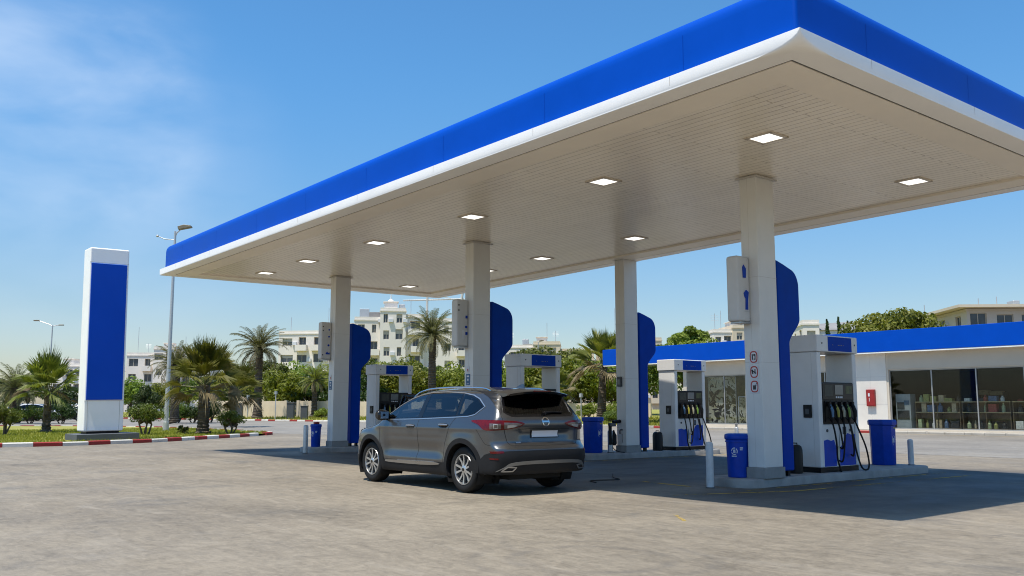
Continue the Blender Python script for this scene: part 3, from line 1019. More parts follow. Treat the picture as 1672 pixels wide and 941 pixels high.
# ------------------------------------------------------------------ bins, bollards
EMB = mat('white print', (.55, .58, .66), .5, var=.15, scale=30)
def emblem(mb, z, r, y=0., rad_=0.):
    pass
def round_bin(loc, r, h, label, red=False, rz=0.):
    t = thing('litter_bin', label, 'bin', loc, rz, 'blue litter bins on the islands')
    MB().lathe([(r * .86, 0), (r * .9, .01), (r, h * .80), (r * 1.0, h * .80)], 28).build('barrel', BLUEP, t)
    MB().lathe([(r * 1.02, h * .80), (r * 1.07, h * .80), (r * 1.07, h * .83), (r * 1.03, h * .84), (r * 1.04, h * .86), (r * 1.1, h * .87), (r * 1.13, h * .89), (r * 1.13, h * .955), (r * 1.08, h * .985), (r * .9, h)], 28).build('lid', BLUEP, t)
    # printed emblem wrapped on the barrel
    mb = MB(); n = 20; vs = []
    zc = h * .60
    for k in range(n):
        a = 2 * PI * k / n
        for q in (.045, .060):
            u, v = q * math.cos(a), q * math.sin(a) * 1.1
            th = -PI / 2 + u / r + .35
            rr = r * .985 + .003
            vs.append((rr * math.cos(th), rr * math.sin(th), zc + v))
    mb.add(vs, [(2 * k, 2 * ((k + 1) % n), 2 * ((k + 1) % n) + 1, 2 * k + 1) for k in range(n) if k % 7 != 3])
    for u0, u1, v0, v1 in ((-.02, .02, -.03, .03), (-.05, .04, -.095, -.078), (.10, .16, .05, .07), (.10, .15, .02, .035)):
        vs = []
        for u, v in ((u0, v0), (u1, v0), (u1, v1), (u0, v1)):
            th = -PI / 2 + u / r + .35; rr = r * .985 + .003
            vs.append((rr * math.cos(th), rr * math.sin(th), zc + v))
        mb.add(vs, [(0, 1, 2, 3)])
    mb.build('printed_emblem', EMB, t, smooth=False)
    if red:
        MB().box(-.05, .09, -.08, .08, h, h + .07).build('red_cap', RED, t, bevel=.02)
    return t
round_bin((-10.5, 13.78, .15), .205, .78, 'round blue litter bin at the foot of the near column')
def square_bin(loc, wd, h, label):
    t = thing('litter_bin', label, 'bin', loc, 0, 'blue litter bins on the islands')
    a = wd / 2; b = a * .93; c = .35
    def ring(q, z): return [(q, -q * c, z), (q, q * c, z), (q * .55, q * .9, z), (-q * .55, q * .9, z), (-q, q * c, z), (-q, -q * c, z), (-q * .55, -q * .9, z), (q * .55, -q * .9, z)]
    def loft(rs):
        mb = MB(); n = 8
        mb.add([p for r in rs for p in r], [(i * n + k, i * n + (k + 1) % n, (i + 1) * n + (k + 1) % n, (i + 1) * n + k) for i in range(len(rs) - 1) for k in range(n)] + [tuple(range(n))[::-1], tuple(range((len(rs) - 1) * n, len(rs) * n))])
        return mb
    loft([ring(b * .95, 0), ring(b, .02), ring(a, h * .88)]).build('body', BLUEP, t, bevel=.01)
    loft([ring(a * 1.02, h * .88), ring(a * 1.09, h * .885), ring(a * 1.11, h * .96), ring(a * 1.05, h)]).build('lid', BLUEP, t, bevel=.008)
    mb = MB()
    for q in range(14):
        aa = q / 14 * 1.6 * PI
        y = a * .0 + .055 * math.cos(aa); z = h * .55 + .11 * math.sin(aa)
        aa2 = (q + 1) / 14 * 1.6 * PI
        y2 = .055 * math.cos(aa2); z2 = h * .55 + .11 * math.sin(aa2)
        xx = b + (a - b) * .62 + .004
        mb.add([(xx, y * .8, z), (xx, y2 * .8, z2), (xx, y2, z2 + .0), (xx, y * 1.15, z)], [(0, 1, 2, 3)])
    mb.box(b + (a - b) * .62, b + (a - b) * .62 + .005, -.02, .02, h * .5, h * .6)
    mb.build('printed_emblem', EMB, t, smooth=False)
    mb = MB().box(a * .97, a * .985 + .004, .01, .09, h * .80, h * .84); mb.build('worn_sticker', mat('worn gilt sticker', (.3, .26, .1), .6, var=.4, scale=30), t, smooth=False)
    return t
square_bin((-10.72, 19.2, .15), .52, .98, 'tall blue bin with flat lid at the far end of the nearest island')
square_bin((-18.62, 18.0, .15), .54, .98, 'tall blue bin beside the back of the car, left of the rear column')
round_bin((-27.0, 13.8, .15), .16, .72, 'small blue bin with a red cap beside the farthest column', True)

def bollard(loc, r, h, label, m, pin=False):
    t = thing('bollard', label, 'bollard', loc, 0, 'steel bollards guarding the islands')
    MB().lathe([(r, 0), (r, h - r * .7), (r * .92, h - r * .35), (r * .7, h - r * .1), (r * .3, h)], 18).build('post', m, t)
    MB().lathe([(r * 1.25, 0), (r * 1.25, .012), (r * 1.1, .018)], 18).build('foot_ring', DARKG, t)
    if pin: MB().lathe([(.035, h - .02), (.035, h + .06), (.05, h + .09), (.05, h + .12)], 10).build('cap_pin', m, t)
    return t
BOLW = mat('chalky white paint', (.55, .56, .57), .55, var=.1, scale=9, dirt=.4, dirtcol=(.28, .27, .25))
bollard((-10.5, 12.98, 0), .066, .80, 'white bollard standing before the near island, beside the round blue bin', BOLW)
bollard((-10.28, 19.55, .15), .06, .56, 'short pale bollard at the far end of nearest island, next to the tall bin', BOLW)
bollard((-26.2, 13.05, 0), .075, .86, 'grey steel bollard left of the farthest island', GALV)
bollard((-18.35, 18.4, .15), .075, .62, 'grey bollard between the tall blue bin and the rear column', GALV)
bollard((-17.7, 23.2, 0), .06, .80, 'thin grey bollard past the end of the rear island', GALV, True)

# air hose hanging from an arm on the rear column
t = thing('air_hose_stand', 'black air hose gun and tank hung on a short arm left of the rear column', 'air hose', (-18.3, 18.55, .15))
MB().tube([(0, .19, .86), (0, -.08, .84)], .05, 8).build('arm', BLACK, t)
MB().box(-.05, .05, -.24, .0, .72, .82).build('gun_body', DARKG, t, bevel=.02)
MB().tube([(0, -.2, .76), (0, -.2, .5), (0, -.19, .22)], [.05, .045, .05], 8).build('gun_handle', BLACK, t)
MB().lathe([(.05, .2), (.085, .24), (.085, .48), (.04, .55), (.02, .62)], 12, c=(0, -.06, 0)).build('tank', RUBBER, t)
MB().tube(smooth_line([Vector((0, -.16, .22)), Vector((.05, -.1, .1)), Vector((.15, -.02, .03)), Vector((.3, .06, .015))], n=5), .012, 6).build('hose', RUBBER, t)
o = MB().tube(smooth_line([Vector((-13.9, 14.0, .012)), Vector((-13.2, 13.3, .012)), Vector((-12.75, 13.0, .012)), Vector((-12.9, 12.4, .012)), Vector((-12.5, 12.15, .012))], n=8), .009, 6).build('ground_hose', RUBBER)
tag(o, 'thin black hose lying on the shaded ground behind the car', 'hose')

# worn yellow lines on the forecourt
def worn_yellow():
    m, nt, b = nt_new('worn yellow paint')
    f = noise(nt, coords(nt, 'World'), 5, 7, .7)
    f2 = noise(nt, coords(nt, 'World', loc=(5, 1, 0)), .9, 3, .6)
    a = mth(nt, 'MULTIPLY_ADD', f, .55, mth(nt, 'MULTIPLY', f2, .45))
    al = ramp(nt, a, [(.44, (0, 0, 0)), (.54, (.85, .85, .85))])
    b.inputs['Base Color'].default_value = (.50, .34, .05, 1)
    b.inputs['Roughness'].default_value = .85
    nt.links.new(al, b.inputs['Alpha'])
    return m
WY = worn_yellow()
def stripe(pts, wd):
    mb = MB()
    for (a, b) in zip(pts[:-1], pts[1:]):
        a, b = Vector(a), Vector(b)
        t = (b - a).normalized(); n = Vector((-t.y, t.x)) * wd / 2
        mb.add([(*(a - n), .005), (*(b - n), .005), (*(b + n), .005), (*(a + n), .005)], [(0, 1, 2, 3)])
    return tag(mb.build('painted_line', WY, smooth=False), kind='structure')
stripe([(-10.0, 11.4), (-9.2, 13.6), (-9.0, 19.6)], .09)
stripe([(-12.2, 13.1), (-10.9, 12.9)], .12)
stripe([(-9.75, 12.9), (-9.7, 19.9)], .07)
stripe([(-17.55, 16.6), (-17.5, 22.6)], .10)
stripe([(-8.2, 9.4), (-7.7, 9.0)], .05)

# ------------------------------------------------------------------ price pylon and lamp posts
t = thing('pylon_sign', 'tall white pylon with a plain blue panel standing on the kerbed lawn', 'pylon sign', (-39.2, 10.66, 0))
t.rotation_euler = (rad(.9), 0, 0)
MB().box(-1.25, .55, -1.12, 1.25, .02, .36).build('plinth', mat('plinth slate', (.085, .095, .11), .7, var=.12, scale=2, dirt=.2), t, bevel=.015)
MB().box(-.85, -.06, -.62, .62, .36, .47).build('footing', BLACK, t)
MB().box(-.95, 0, -.765, .765, .45, 7.87).build('cabinet', WHITE, t, bevel=.06)
bp = MB().box(-.02, .045, -.705, .675, 1.70, 7.22).build('blue_panel', mat('pylon blue', (.0006, .062, .46), .36, var=.06, scale=.5, spec=.2), t, bevel=.012)
mb = MB()
mb.box(.0, .006, -.64, -.625, .5, 1.66); mb.box(.0, .006, .585, .60, .5, 1.66)
for z in (1.66, 7.26): mb.box(-.90, .004, -.7575, .7575, z, z + .012)
for z in (2.9, 4.9): mb.box(-.90, -.08, -.7575, .7575, z, z + .010)
mb.build('panel_joint', FRAME, t, smooth=False)

def lamp_post(loc, h, label, rz, double=False):
    t = thing('street_lamp', label, 'street lamp', loc, rz, 'lamp posts round the forecourt')
    MB().tube([(0, 0, 0), (0, 0, .5), (0, 0, .52), (0, 0, h * .5), (0, 0, h)], [.16, .16, .125, .10, .065], 12).build('pole', GALV, t)
    MB().lathe([(.24, 0), (.24, .03), (.17, .05)], 12).build('base_flange', GALV, t)
    a = MB()
    if double:
        a.tube([(0, 0, h - .1), (-.5, 0, h + .15), (-1.7, 0, h + .55)], .045, 6)
        a.tube([(0, 0, h - .1), (.5, 0, h), (.9, 0, h + .02)], .045, 6)
        hd = MB().box(-2.3, -1.6, -.12, .12, h + .52, h + .66).box(.75, 1.35, -.12, .12, h - .02, h + .10)
    else:
        a.tube([(0, 0, h - .35), (.08, 0, h - .1), (.35, 0, h + .16)], .04, 6)
        a.tube([(0, 0, h - .5), (-.6, 0, h - .45), (-1.0, 0, h - .28)], .025, 6)
        a.lathe([(.05, h - .33), (.09, h - .27), (.05, h - .2)], 8, c=(-1.02, 0, 0))
        hd = MB().prism([(.2, h + .08), (.95, h + .22), (.9, h + .34), (.5, h + .38), (.15, h + .28)], lambda p, q, d: (p, d, q), -.16, .16)
    a.build('arm', GALV, t)
    hd.build('lamp_head', mat('lamp head bronze', (.20, .17, .12), .5, .3), t, bevel=.03)
RZV = YAW - PI / 2
lamp_post(site(-19.45, 52, .08), 11.4, 'tall grey lamp post rising from the lawn past the left end of canopy', RZV)
lamp_post(site(-55.4, 110, 0), 11.2, 'small far lamp post with two arms behind the leftmost fan palm', RZV, True)
lamp_post(site(4.3, 150, 0), 12.0, 'far lamp post above the rooftops, between middle pump and shop', RZV)

# ------------------------------------------------------------------ shop
def wall_holes(mb, M, W, H, holes, depth, mi=0, z0=0.):
    """wall in local u (0..W), z (z0..H); outer face at d=0, reveals run back to d=depth"""
    us = sorted({0, W, *[h[0] for h in holes], *[h[1] for h in holes]})
    zs = sorted({z0, H, *[h[2] for h in holes], *[h[3] for h in holes]})
    def P(u, d, z): return tuple(M @ Vector((u, d, z)))
    for i in range(len(us) - 1):
        for j in range(len(zs) - 1):
            um, zm = (us[i] + us[i + 1]) / 2, (zs[j] + zs[j + 1]) / 2
            if any(h[0] < um < h[1] and h[2] < zm < h[3] for h in holes): continue
            mb.add([P(us[i], 0, zs[j]), P(us[i + 1], 0, zs[j]), P(us[i + 1], 0, zs[j + 1]), P(us[i], 0, zs[j + 1])], [(0, 1, 2, 3)], mi)
    for a, b, c, d in holes:
        q = [(a, c), (b, c), (b, d), (a, d)]
        for k in range(4):
            (u0, w0), (u1, w1) = q[k], q[(k + 1) % 4]
            mb.add([P(u0, 0, w0), P(u1, 0, w1), P(u1, depth, w1), P(u0, depth, w0)], [(0, 1, 2, 3)], mi)

GLASS = glass_mat('shop glass', (.86, .88, .86), .45)
SX0 = -41.4
t = thing('petrol_shop', 'low cream shop with a long blue fascia and large dark windows', 'shop', (0, 0, 0))
mb = MB()
holes = [(-39.75 - SX0, -34.6 - SX0, .30, 3.50), (-33.9 - SX0, -29.0 - SX0, .30, 3.50), (-26.6 - SX0, -3.0 - SX0, .22, 3.46)]
wall_holes(mb, Matrix.Translation((SX0, 48.6, 0)), 46.4, 4.75, holes, .25, 0, .14)
wall_holes(mb, Matrix.Translation((SX0, 58.6, 0)) @ Matrix.Rotation(-PI / 2, 4, 'Z'), 10.0, 4.75, [], .2, 0, .14)
mb.build('wall', STUCCO, t, smooth=False)
mb = MB()
mb.box(-28.62, -26.72, 48.57, 48.599, .16, 4.40)
mb.build('pillar_cladding', PANELW, t, bevel=.004)
mb = MB()
for z in (1.55, 3.1): mb.box(-28.621, -26.719, 48.567, 48.58, z, z + .012)
mb.box(-27.68, -27.67, 48.567, 48.58, .16, 4.4)
mb.build('panel_joint', FRAME, t, smooth=False)
# window band panels above the long window
mb = MB().box(-26.6, -3, 48.575, 48.598, 3.50, 4.40); mb.build('window_lintel', mat('lintel panel', (.50, .45, .37), .7, var=.05, scale=.8), t, smooth=False)
mb = MB().box(-48.55, 6, 48.0, 49.0, 4.47, 5.62).box(-48.55, SX0 + .2, 49.0, 58.0, 4.6, 5.60)
mb.build('fascia', BLUE, t, bevel=.02)
mb = MB().box(-48.5, 6, 48.02, 48.58, 4.40, 4.466); mb.build('fascia_lip', WHITE, t, smooth=False)
mb = MB().box(SX0 + .2, 5, 49.0, 58.8, 4.76, 5.2); mb.build('roof', GREYM, t, smooth=False)
for y in (50.0, 57.0):
    MB().tube([(-47.6, y, 0), (-47.6, y, 4.5)], .09, 10).build('post', GALV, t)
FRAMEW = mat('aluminium frame', (.36, .36, .35), .4, .5, var=.08)
def glazing(x0, x1, z0, z1, nm, y=48.72):
    f = MB()
    for z in (z0, z1 - .06): f.box(x0, x1, y - .03, y + .03, z, z + .06)
    for k in range(nm + 1):
        x = x0 + .03 + (x1 - x0 - .06) * k / nm
        f.box(x - .03, x + .03, y - .035, y + .035, z0 + .06, z1 - .06)
    wd = f.build('window', FRAMEW, t, smooth=False)
    MB().box(x0 + .02, x1 - .02, y - .006, y + .006, z0 + .03, z1 - .03).build('pane', GLASS, wd, smooth=False)
    return wd
glazing(-39.75, -34.6, .30, 3.50, 3)
glazing(-33.9, -29.0, .30, 3.50, 3)
glazing(-26.6, -3.0, .22, 3.46, 10)
# interior
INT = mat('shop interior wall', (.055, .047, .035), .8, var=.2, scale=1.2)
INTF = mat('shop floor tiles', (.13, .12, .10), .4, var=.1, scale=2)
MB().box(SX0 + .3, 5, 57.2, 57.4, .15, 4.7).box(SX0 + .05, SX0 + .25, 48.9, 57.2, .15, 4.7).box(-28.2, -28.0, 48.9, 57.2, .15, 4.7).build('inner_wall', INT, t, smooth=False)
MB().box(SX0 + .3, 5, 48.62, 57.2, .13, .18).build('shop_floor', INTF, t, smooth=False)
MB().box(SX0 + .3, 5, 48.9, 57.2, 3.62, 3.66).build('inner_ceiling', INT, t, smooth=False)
# lace-patterned screens behind the left window
def lace_mat():
    m, nt, b = nt_new('lacy window screen')
    v = coords(nt, 'World')
    wn = nt.nodes.new('ShaderNodeTexNoise'); wn.inputs['Scale'].default_value = 1.1; wn.inputs['Detail'].default_value = 3
    nt.links.new(v, wn.inputs['Vector'])
    va = nt.nodes.new('ShaderNodeVectorMath'); va.operation = 'MULTIPLY_ADD'
    nt.links.new(wn.outputs['Color'], va.inputs[0]); va.inputs[1].default_value = (1.5, 0, 1.5); nt.links.new(v, va.inputs[2])
    wv = nt.nodes.new('ShaderNodeTexWave'); wv.wave_type = 'RINGS'
    wv.inputs['Scale'].default_value = 2.1; wv.inputs['Distortion'].default_value = 9; wv.inputs['Detail'].default_value = 3; wv.inputs['Detail Scale'].default_value = 1.4
    nt.links.new(va.outputs[0], wv.inputs['Vector'])
    al = ramp(nt, wv.outputs['Fac'], [(.52, (.0,) * 3), (.62, (1,) * 3)])
    c = ramp(nt, noise(nt, v, .8, 3), [(.4, (.34, .30, .17)), (.62, (.55, .52, .44))])
    nt.links.new(c, b.inputs['Base Color'])
    nt.links.new(al, b.inputs['Alpha'])
    b.inputs['Roughness'].default_value = .7
    return m
LACE = lace_mat()
for k, (x0, x1, z0, z1, lab) in enumerate(((-39.6, -37.3, .35, 3.4, 'left lace-patterned screen standing behind the first shop window'), (-37.25, -35.9, .35, 2.1, 'shorter lace-patterned screen with pale frame behind the first shop window'))):
    s = thing('lace_screen', lab, 'screen', (0, 0, 0), 0, 'lacy screens behind the first window')
    y = 49.0 + .1 * k
    f = MB()
    f.box(x0, x1, y - .02, y + .02, z1 - .05, z1); f.box(x0, x1, y - .02, y + .02, z0, z0 + .05)
    for x in (x0, x1 - .05): f.box(x, x + .05, y - .02, y + .02, z0 - .17, z1)
    f.build('frame', FRAMEW if k == 0 else PLATEW, s, smooth=False)
    MB().box(x0 + .05, x1 - .05, y - .004, y + .004, z0 + .05, z1 - .05).build('lace', LACE, s, smooth=False)
HB = mat('indoor hedge backdrop', (.13, .12, .045), .9, var=.5, scale=2.5)
o = MB().box(-39.5, -34.8, 50.0, 50.2, .18, 3.5).build('patterned_partition', HB); tag(o, 'olive patterned partition behind the lace screens', 'partition')
# red hose cabinet
t2 = thing('hose_cabinet', 'red fire hose cabinet on the pale pillar of the shop', 'fire cabinet', (-27.64, 48.56, 1.93))
MB().box(-.25, .25, -.16, 0, -.47, .47).build('casing', RED, t2, bevel=.015)
MB().box(-.21, .21, -.172, -.158, -.43, .43).build('door', RED, t2, bevel=.008)
MB().box(-.12, -.02, -.176, -.170, .08, .26).build('white_label', PLATEW, t2, smooth=False)
MB().box(-.07, -.04, -.178, -.170, -.2, .0).build('handle', PLATEW, t2, smooth=False)
# walkway
sheet('pavement', [(-49, 47.55), (8, 47.55), (8, 48.62), (-49, 48.62)], .135, PAVE)
kerb('kerb', [Vector((-49, 47.3)), Vector((8, 47.3))], 1.0, [KGREY, KRED], height=.14, pattern=lambda i: 1 if i in (20, 21, 6) else 0, rnd=rk)

# shelving units and goods behind the long window
SHELF = mat('brown shelf board', (.16, .11, .06), .55, var=.2, scale=6)
SHELFL = mat('shelf edge', (.52, .42, .22), .5, var=.2, scale=6)
GC = [mat('goods ' + n, c, .45, var=.25, scale=14) for n, c in (('white', (.78, .77, .73)), ('olive', (.36, .36, .11)), ('red', (.36, .07, .05)), ('blue', (.10, .17, .3)), ('kraft', (.55, .44, .28)), ('black', (.03, .03, .03)), ('pale green', (.48, .55, .32)))]
def shelf_unit(loc, L, label):
    t = thing('shelf_unit', label, 'shelf', loc, 0, 'low shelf units along the shop window')
    MB().box(0, L, 0, .55, 1.48, 1.53).build('top_board', SHELFL, t, smooth=False)
    MB().box(0, L, 0, .55, .93, .97).build('shelf_board', SHELFL, t, smooth=False)
    MB().box(0, L, 0, .55, .06, .12).build('shelf_board', SHELF, t, smooth=False)
    for x in (.02, L - .02, L / 2):
        MB().box(x - .02, x + .02, .01, .54, 0, 1.48).build('upright', SHELF, t, smooth=False)
    MB().box(0, L, .555, .58, 0, 1.48).build('back_panel', SHELF, t, smooth=False)
rs = random.Random(5)
nth = ['first', 'second', 'third', 'fourth', 'fifth', 'sixth', 'seventh', 'eighth', 'ninth', 'tenth', 'eleventh', 'twelfth', 'thirteenth']
ord_ = ['first', 'second', 'third', 'fourth', 'fifth']
for k in range(5):
    x0 = -25.5 + k * 2.55
    shelf_unit((x0, 49.25, .18), 2.45, ord_[k] + ' low brown shelf unit behind the long window, counted from the pillar')
    gi = 0
    for zz, zn in ((1.53, 'top'), (.97, 'middle shelf'), (.12, 'bottom shelf')):
        x = x0 + .1; gi = 0
        while x < x0 + 2.2:
            wd = rs.uniform(.16, .46); hh = rs.uniform(.12, .42) if zz == 1.53 else rs.uniform(.28, .5)
            if rs.random() < .8:
                m = rs.choice(GC)
                mb = MB(); z = .18 + zz; y = 49.28 + rs.uniform(0, .08)
                kind = rs.random()
                if kind < .55:
                    mb.box(x, x + wd, y, y + .3, z, z + hh)
                    nm, cat = 'carton', 'carton'
                else:
                    r = wd * .32
                    mb.lathe([(r, 0), (r, hh * .62), (r * .45, hh * .8), (r * .4, hh)], 10, c=(x + wd / 2, y + .12, z))
                    nm, cat = 'bottle', 'bottle'
                o = mb.build(nm, m, angle=30)
                tag(o, '%s %s, %s from left on %s of %s shop shelf unit' % (m.name.replace('goods ', ''), nm, nth[gi], zn, ord_[k]), cat, 'goods on the shop shelves')
                gi += 1
            x += wd + rs.uniform(.02, .16)
# fridge-like unit and notices at the first window pane
t = thing('vending_unit', 'pale upright machine just inside the long window next to the pillar', 'vending machine', (-26.5, 49.05, .18))
MB().box(0, .85, 0, .6, 0, 1.95).build('cabinet', mat('pale blue grey enamel', (.40, .44, .47), .4, var=.1, scale=3), t, bevel=.02)
MB().box(.08, .5, -.012, 0, 1.1, 1.5).build('dark_panel', DARKG, t, smooth=False)
MB().box(.5, .78, -.012, 0, 1.35, 1.6).build('screen', LBLUE, t, smooth=False)
MB().box(.08, .77, -.012, 0, .55, 1.05).build('product_panel', GC[5], t, smooth=False)
for k, (x, hh, lab) in enumerate(((-24.6, 2.1, 'dark tall rack deep inside the shop, left of the others'), (-21.8, 2.4, 'dark tall rack deep inside the shop, middle one'), (-17.5, 2.2, 'dark tall rack deep inside the shop, right of the others'), (-14.2, 2.3, 'dark tall rack deep inside the shop, near the right edge'))):
    t = thing('display_rack', lab, 'rack', (x, 54.5, .18), 0, 'tall racks at the back of the shop')
    MB().box(0, 1.6, .5, .56, 0, hh).box(0, .05, 0, .5, 0, hh).box(1.55, 1.6, 0, .5, 0, hh).build('frame', DARKG, t, smooth=False)
    for q in range(5):
        MB().box(.05, 1.55, .02, .5, .1 + q * .45, .13 + q * .45).build('shelf', SHELF, t, smooth=False)
        MB().box(.1, .75, .1, .4, .13 + q * .45, .4 + q * .45).build('stock', GC[(q + k) % 7], t, smooth=False)
        MB().box(.8, 1.5, .1, .4, .13 + q * .45, .34 + q * .45).build('stock', GC[(q * 2 + k + 3) % 7], t, smooth=False)

# ------------------------------------------------------------------ boundary wall
def wall_run(name, a, b, h0, h1, label):
    t = thing(name, label, 'wall', (a.x, a.y, 0), math.atan2((b - a).y, (b - a).x))
    L = (b - a).length
    n = max(1, round(L / 4.2))
    mb = MB(); pr = MB()
    for i in range(n):
        x0, x1 = L * i / n, L * (i + 1) / n
        q0, q1 = h0 + (h1 - h0) * i / n, h0 + (h1 - h0) * (i + 1) / n
        mb.add([(x0 + .16, -.09, 0), (x1 - .16, -.09, 0), (x1 - .16, -.09, q1), (x0 + .16, -.09, q0), (x0 + .16, .09, 0), (x1 - .16, .09, 0), (x1 - .16, .09, q1), (x0 + .16, .09, q0)],
               [(0, 1, 2, 3), (5, 4, 7, 6), (3, 2, 6, 7)])
    mb.build('panel', WALLB, t, smooth=False)
    for i in range(n + 1):
        x = L * i / n; q = h0 + (h1 - h0) * i / n
        pr.box(x - .17, x + .17, -.14, .14, 0, q + .06)
    pr.build('pier', WALLB, t, smooth=False)
wall_run('boundary_wall', Vector(site(-36, 108)[:2]), Vector(site(-25.2, 103)[:2]), 2.15, 2.1, 'cream boundary wall behind the verge, left part before the gate')
wall_run('boundary_wall', Vector(site(-23.6, 102)[:2]), Vector(site(12.5, 84)[:2]), 2.1, 1.7, 'long cream boundary wall behind the verge, right of the gate')
t = thing('metal_gate', 'dark metal gate in the cream boundary wall', 'gate', site(-25.0, 102.6), RZV)
mb = MB()
for k in range(9): mb.box(k * .16, k * .16 + .09, -.02, .02, .4, 2.0)
mb.build('bars', DARKG, t, smooth=False)
MB().box(-.05, 1.45, -.03, .03, 1.85, 1.95).box(-.05, 1.45, -.03, .03, .5, .6).build('rail', DARKG, t, smooth=False)
for (px, dp, h, lab) in ((453, 96, 2.9, 'thin white signpost on the verge before the cream wall'), (948, 78, 2.4, 'thin pale post on the verge right of the far fan palm'), (408, 102, 2.6, 'thin white post at the cream wall behind the tall date palm')):
    t = thing('marker_post', lab, 'post', site((px - 836) / 1494 * dp, dp, .2))
    MB().tube([(0, 0, 0), (0, 0, h)], .05, 8).build('post', GALV, t)
    MB().box(-.14, .14, -.1, .1, h - .35, h - .05).build('head', GALV, t)
for (px, dp, lab) in ((500, 95, 'dark stone bollard post on the verge left of the farthest column'), (478, 97, 'wide dark stump on the verge before the gate'), (395, 100, 'dark cabinet box by the cream wall')):
    t = thing('utility_box', lab, 'utility box', site((px - 836) / 1494 * dp, dp, .2), RZV)
    MB().box(-.35, .35, -.25, .25, 0, 1.6 if px < 490 else 1.3).build('cabinet', DARKG, t, bevel=.03)
    MB().box(-.4, .4, -.3, .3, 1.6 if px < 490 else 1.3, 1.68 if px < 490 else 1.38).build('cap', DARKG, t, bevel=.02)

# ------------------------------------------------------------------ apartment blocks
BW1 = mat('pale apartment render', (.74, .69, .63), .85, var=.05, scale=.25, dirt=.2, dirtcol=(.4, .33, .26))
BW2 = mat('warm apartment render', (.60, .52, .40), .85, var=.06, scale=.25, dirt=.2, dirtcol=(.36, .29, .2))
BGREY = mat('grey roof sheet', (.22, .22, .22), .7, var=.2, scale=.4)
WING = mat('window glass dark', (.05, .065, .085), .12, var=.4, scale=.6)
SHUT = mat('window frame cream', (.45, .41, .35), .6)
WCACHE = {}
def window_obj(parent, pos, w_, h_, M, shut):
    key = (round(w_, 2), round(h_, 2), shut)
    if key not in WCACHE:
        mb = MB()
        mb.box(0, w_, .02, .05, 0, h_, 0)
        for x in (0, w_ / 2 - .04, w_ - .08): mb.box(x, x + .08, -.03, .019, 0, h_, 1)
        for z in (0, h_ - .08): mb.box(.08, w_ - .08, -.028, .018, z, z + .08, 1)
        if shut: mb.box(.06, w_ - .06, -.02, .012, h_ * .55, h_ - .08, 1)
        o = mb.build('window', [WING, SHUT], parent, smooth=False)
        WCACHE[key] = o
    else:
        o = WCACHE[key].copy(); C.objects.link(o); o.parent = parent
    o.matrix_local = M @ Matrix.Translation(pos)
    return o
def block(parent, x0, y0, W_, D_, H_, floors, fb, sb, m, fh=3.15, ww=1.5, wh=1.4, base=None, seed=1, balc=0.3, parapet=.7):
    """a mass with window openings on the front (local -y) and both sides"""
    r = random.Random(seed)
    mb = MB(); wins = []; bal = []; acs = []
    zb = H_ - floors * fh
    for side, (Lw, bays) in enumerate(((W_, fb), (D_, sb), (D_, sb))):
        if side == 0: M = Matrix.Translation((x0, y0, 0))
        elif side == 1: M = Matrix.Translation((x0 + W_, y0, 0)) @ Matrix.Rotation(PI / 2, 4, 'Z')
        else: M = Matrix.Translation((x0, y0 + D_, 0)) @ Matrix.Rotation(-PI / 2, 4, 'Z')
        holes = []
        for f in range(floors):
            for b in range(bays):
                cw = Lw / bays
                lw = ww * r.choice((.75, 1, 1, 1.25))
                lw = min(lw, cw * .8)
                isb = r.random() < balc
                z0 = zb + f * fh + (.25 if isb else .95)
                hh = 2.3 if isb else wh * r.choice((1, 1, 1.15))
                u = cw * (b + .5) - lw / 2 + r.uniform(-.2, .2)
                u = max(.15, min(Lw - lw - .15, u))
                holes.append((u, u + lw, z0, z0 + hh))
                wins.append((M, (u, .45 if isb else .2, z0), lw, hh, (not isb) and r.random() < .35))
                if not isb and r.random() < .3:
                    g = MB().box(u + lw + .12, u + lw + .92, -.38, -.003, z0 + .1, z0 + .7); g.xf(M); acs.append(g)
                if isb:
                    g = MB().box(u - .35, u + lw + .35, -1.0, -.003, z0 - .28, z0 - .12).box(u - .35, u + lw + .35, -1.0, -.9, z0 - .12, z0 + .82)
                    g.box(u - .35, u - .27, -.9, -.003, z0 - .12, z0 + .82); g.box(u + lw + .27, u + lw + .35, -.9, -.003, z0 - .12, z0 + .82)
                    g.xf(M); bal.append(g)
        wall_holes(mb, M, Lw, H_, holes, .5, 0, 0)
    mb.box(x0 - .12, x0 + W_ + .12, y0 - .12, y0 + D_ + .12, H_, H_ + .22)
    mb.box(x0, x0 + W_, y0, y0 + .2, H_ + .22, H_ + parapet); mb.box(x0, x0 + .2, y0 + .2, y0 + D_, H_ + .22, H_ + parapet); mb.box(x0 + W_ - .2, x0 + W_, y0 + .2, y0 + D_, H_ + .22, H_ + parapet)
    wl = mb.build('wall', m, parent, smooth=False, recalc=False)
    for g in bal: g.build('balcony', m, parent, smooth=False)
    for g in acs: g.build('air_conditioner', PLATEW, parent, smooth=False)
    for M, pos, a, b, s in wins: window_obj(parent, pos, a, b, M, s)
    return wl
